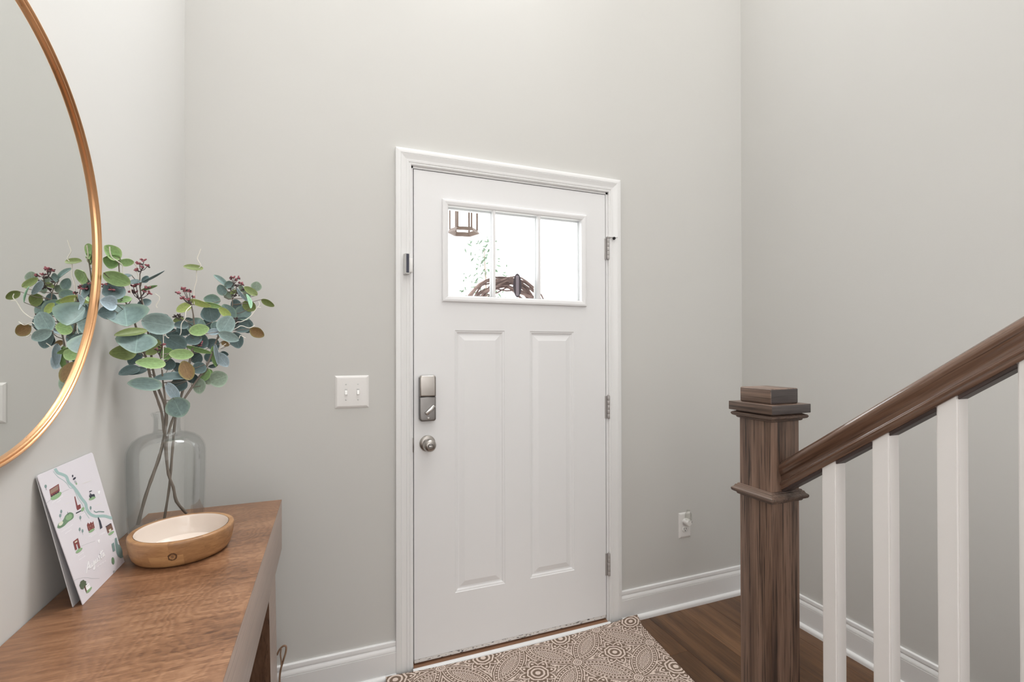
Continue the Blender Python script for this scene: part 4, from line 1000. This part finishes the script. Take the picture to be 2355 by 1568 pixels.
def letters(s, x0, y0, sz, sl, k, w_=2.6):
    G = {'G': [[(.8, .8), (.4, 1), (0, .5), (.4, 0), (.8, .2), (.8, .5), (.5, .5)]], 'E': [[(.7, 1), (0, 1), (0, 0), (.7, 0)], [(0, .5), (.6, .5)]], 'O': [[(.4, 1), (0, .5), (.4, 0), (.8, .5), (.4, 1)]],
         'R': [[(0, 0), (0, 1), (.6, .8), (0, .5), (.7, 0)]], 'I': [[(.2, 0), (.2, 1)]], 'A': [[(0, 0), (.4, 1), (.8, 0)], [(.2, .4), (.6, .4)]]}
    for i, ch in enumerate(s):
        for S in G[ch]: pline([(x0+(i*1.15+a)*sz, y0+(i*1.15+a)*sz*sl-b*sz*1.3) for a, b in S], w_, k)
letters('GEORGIA', 612, 1150, 11, -.72, 'white')
rc = random.Random(5)
def squig(x, y, L, sl=-.62, k='white'):
    P = []
    n = int(L/5)
    for i in range(n): P.append((x+i*5, y+i*5*sl+(-5 if i % 2 else 5)*rc.uniform(.6, 1.1)))
    pline(P, 2.6, k)
for x, y, L in ((206, 532, 100), (246, 530, 40), (284, 808, 112), (316, 824, 66), (430, 1036, 60), (440, 1072, 66), (540, 856, 74), (556, 862, 64), (640, 848, 56), (662, 842, 40), (736, 884, 62), (744, 894, 54), (470, 664, 44)): squig(x, y, L)
for x, y, L in ((484, 368, 84), (600, 578, 64), (536, 166, 34), (330, 548, 34)): squig(x, y, L, -.35, 'grey') if False else pline([(x, y), (x+L, y-L*.35)], 2, 'sand')
mesh_obj('printed_map', pb, PRM, ca, smooth=False)

# ------------------------------------------------------------------ dried vine twig beside the table
tw = thing('vine_twig', 'thin looped brown vine twig standing by the baseboard beside the console table', 'twig', (-.492, -.10, 0))
P = [Vector(on(x, y, 1, -.085)) for x, y in ((637, 1506), (643, 1493), (652, 1485), (658, 1487), (657, 1500), (651, 1520), (645, 1542), (643, 1566))]
P += [Vector((P[-1].x+.002, -.085, .06)), Vector((P[-1].x+.004, -.085, .002))]
bm = BM(); tube(bm, smoothpts(P), [.0030]*8+[.0036]*28+[.0042]*1, 8) if False else tube(bm, smoothpts(P), .0033, 8)
mesh_obj('vine', bm, M_TWIG, tw)
Q = [Vector(on(x, y, 1, -.088)) for x, y in ((647, 1490), (645, 1505), (647, 1522), (646, 1540))]
bm = BM(); tube(bm, smoothpts(Q), .0024, 8); mesh_obj('vine', bm, M_TWIG, tw)

# ------------------------------------------------------------------ outside: wreath, hanger, lantern, tree, ground
wr = thing('vine_wreath', 'round grapevine wreath hung on the outside of the door', 'wreath', (.4455, .105, 1.40))
WC = Vector((.4480, .105, 1.4640)); rw = random.Random(11)
for k in range(16):
    R0 = rw.uniform(.150, .205); ph0 = rw.uniform(0, 6.28); y0 = rw.uniform(-.022, .022); P = []
    for i in range(41):
        a = 2*math.pi*i/40; rr_ = R0+.012*math.sin(3*a+ph0)+.006*math.sin(7*a+ph0*2)
        P.append(WC+Vector((rr_*math.cos(a), y0+.010*math.sin(4*a+ph0), rr_*math.sin(a))))
    bm = BM(); tube(bm, P, rw.uniform(.0035, .0065), 7); mesh_obj('vine', bm, M_TWIG2, wr)
hk = thing('wreath_hook', 'dark oval adhesive wreath hook on the outer face of the middle door glass', 'hook', (.4650, .047, 1.60))
hcv = on(1185, 658, 1, .05)
def oval(bm, a, b, y0, y1, n=36):
    R0 = [bm.verts.new((hcv.x+a*math.cos(2*math.pi*i/n), y0, hcv.z+b*math.sin(2*math.pi*i/n))) for i in range(n)]
    R1 = [bm.verts.new((hcv.x+a*.86*math.cos(2*math.pi*i/n), y1, hcv.z+b*.94*math.sin(2*math.pi*i/n))) for i in range(n)]
    bm.faces.new(R0); bm.faces.new(R1[::-1])
    for i in range(n): bm.faces.new((R0[i], R0[(i+1) % n], R1[(i+1) % n], R1[i]))
bm = BM(); oval(bm, .0205, .0545, .0232, .031); mesh_obj('oval_base', bm, newmat('dark_bronze_plastic', (78, 62, 72), .4)[0], hk)
bm = BM(); box(bm, hcv.x-.0072, hcv.x+.0072, .0228, .0236, hcv.z-.047, hcv.z+.045, bev=.0003, seg=1); mesh_obj('adhesive_strip', bm, newmat('grey_adhesive', (172, 160, 170), .6)[0], hk)
bm = BM(); tube(bm, [(hcv.x, .030, hcv.z+.01), (hcv.x, .050, hcv.z), (hcv.x, .068, hcv.z-.006), (hcv.x, .072, hcv.z+.006)], .004, 8); mesh_obj('hook_arm', bm, newmat('dark_bronze_metal', (70, 56, 60), .4, .6)[0], hk)
# lantern
LY = .95; lc = on(1066, 532, 1, LY); ln = thing('porch_lantern', 'hexagonal bronze porch lantern hanging outside the left door glass', 'lantern', (lc.x, LY, lc.z))
M_BRONZE = newmat('warm_bronze', (96, 80, 72), .6, 0, .2)[0]
def hexpts(r, z): return [Vector((lc.x+r*math.cos(R(60*i+50)), LY+r*math.sin(R(60*i+50)), lc.z+z)) for i in range(6)]
def hexring(name, r0, z0, r1, z1, th):
    bm = BM(); A, B, C, D = hexpts(r0, z0), hexpts(r1, z1), hexpts(r1-th, z1), hexpts(r0-th, z0)
    L = [[bm.verts.new(p) for p in q] for q in (A, B, C, D)]
    for i in range(4):
        for k in range(6): bm.faces.new((L[i][k], L[i][(k+1) % 6], L[(i+1) % 4][(k+1) % 6], L[(i+1) % 4][k]))
    mesh_obj(name, bm, M_BRONZE, ln, smooth=False)
hexring('bottom_ring', .104, -.012, .088, .012, .012); hexring('top_ring', .082, .27, .094, .29, .010)
for p, q in zip(hexpts(.087, .01), hexpts(.087, .275)):
    bm = BM(); tube(bm, [p, q], .0068, 8); mesh_obj('rod', bm, M_BRONZE, ln)
bm = BM(); lathe(bm, [(.095, .288), (.03, .335), (.012, .345), (.008, .40), (.008, 2.9505-lc.z)], 6, lc); mesh_obj('cap', bm, M_BRONZE, ln, smooth=False)
# ground, porch roof, tree
bm = BM(); box(bm, -1.6, 2.6, .14, 1.5, 2.95, 3.05); g = mesh_obj('porch_ceiling', bm, M_CEIL, smooth=False); g['kind'] = 'structure'
bm = BM(); box(bm, -6, 8, .14, 14, -.3, -.05); g = mesh_obj('ground', bm, paint('pale_concrete', (190, 188, 182), .8), smooth=False); g['kind'] = 'structure'
tr = thing('young_tree', 'sparse young green tree seen faintly through the door glass outside', 'tree', (0, 8, -.05))
tc = on(1115, 640, 1, 8.0)
tr.location = (tc.x, 8.0, -.05)
bm = BM(); tube(bm, [(tc.x+.05, 8, -.05), (tc.x, 8, 1.2), (tc.x+.06, 8, 2.2), (tc.x-.02, 8, 3.6)], [.05, .04, .028, .01], 10); mesh_obj('trunk', bm, paint('pale_bark', (134, 122, 112), .9), tr)
rt_ = random.Random(2); bm = BM()
for k in range(260):
    a = rt_.uniform(0, 6.28); hgt = rt_.uniform(1.5, 3.75); rr_ = rt_.uniform(0, 1.0)*(.75-.16*(hgt-1.6))
    c = Vector((tc.x+rr_*math.cos(a), 8+rr_*math.sin(a), hgt)); s = rt_.uniform(.04, .085)
    u_ = Vector((rt_.uniform(-1, 1), rt_.uniform(-1, 1), rt_.uniform(-1, 1))).normalized(); v_ = u_.orthogonal().normalized()
    vs = [bm.verts.new(c+u_*s), bm.verts.new(c+v_*s*.5), bm.verts.new(c-u_*s), bm.verts.new(c-v_*s*.5)]
    bm.faces.new(vs)
o = mesh_obj('foliage', bm, newmat('tree_leaf_green', (72, 92, 70), .6)[0], tr, smooth=False); o['kind'] = 'stuff'
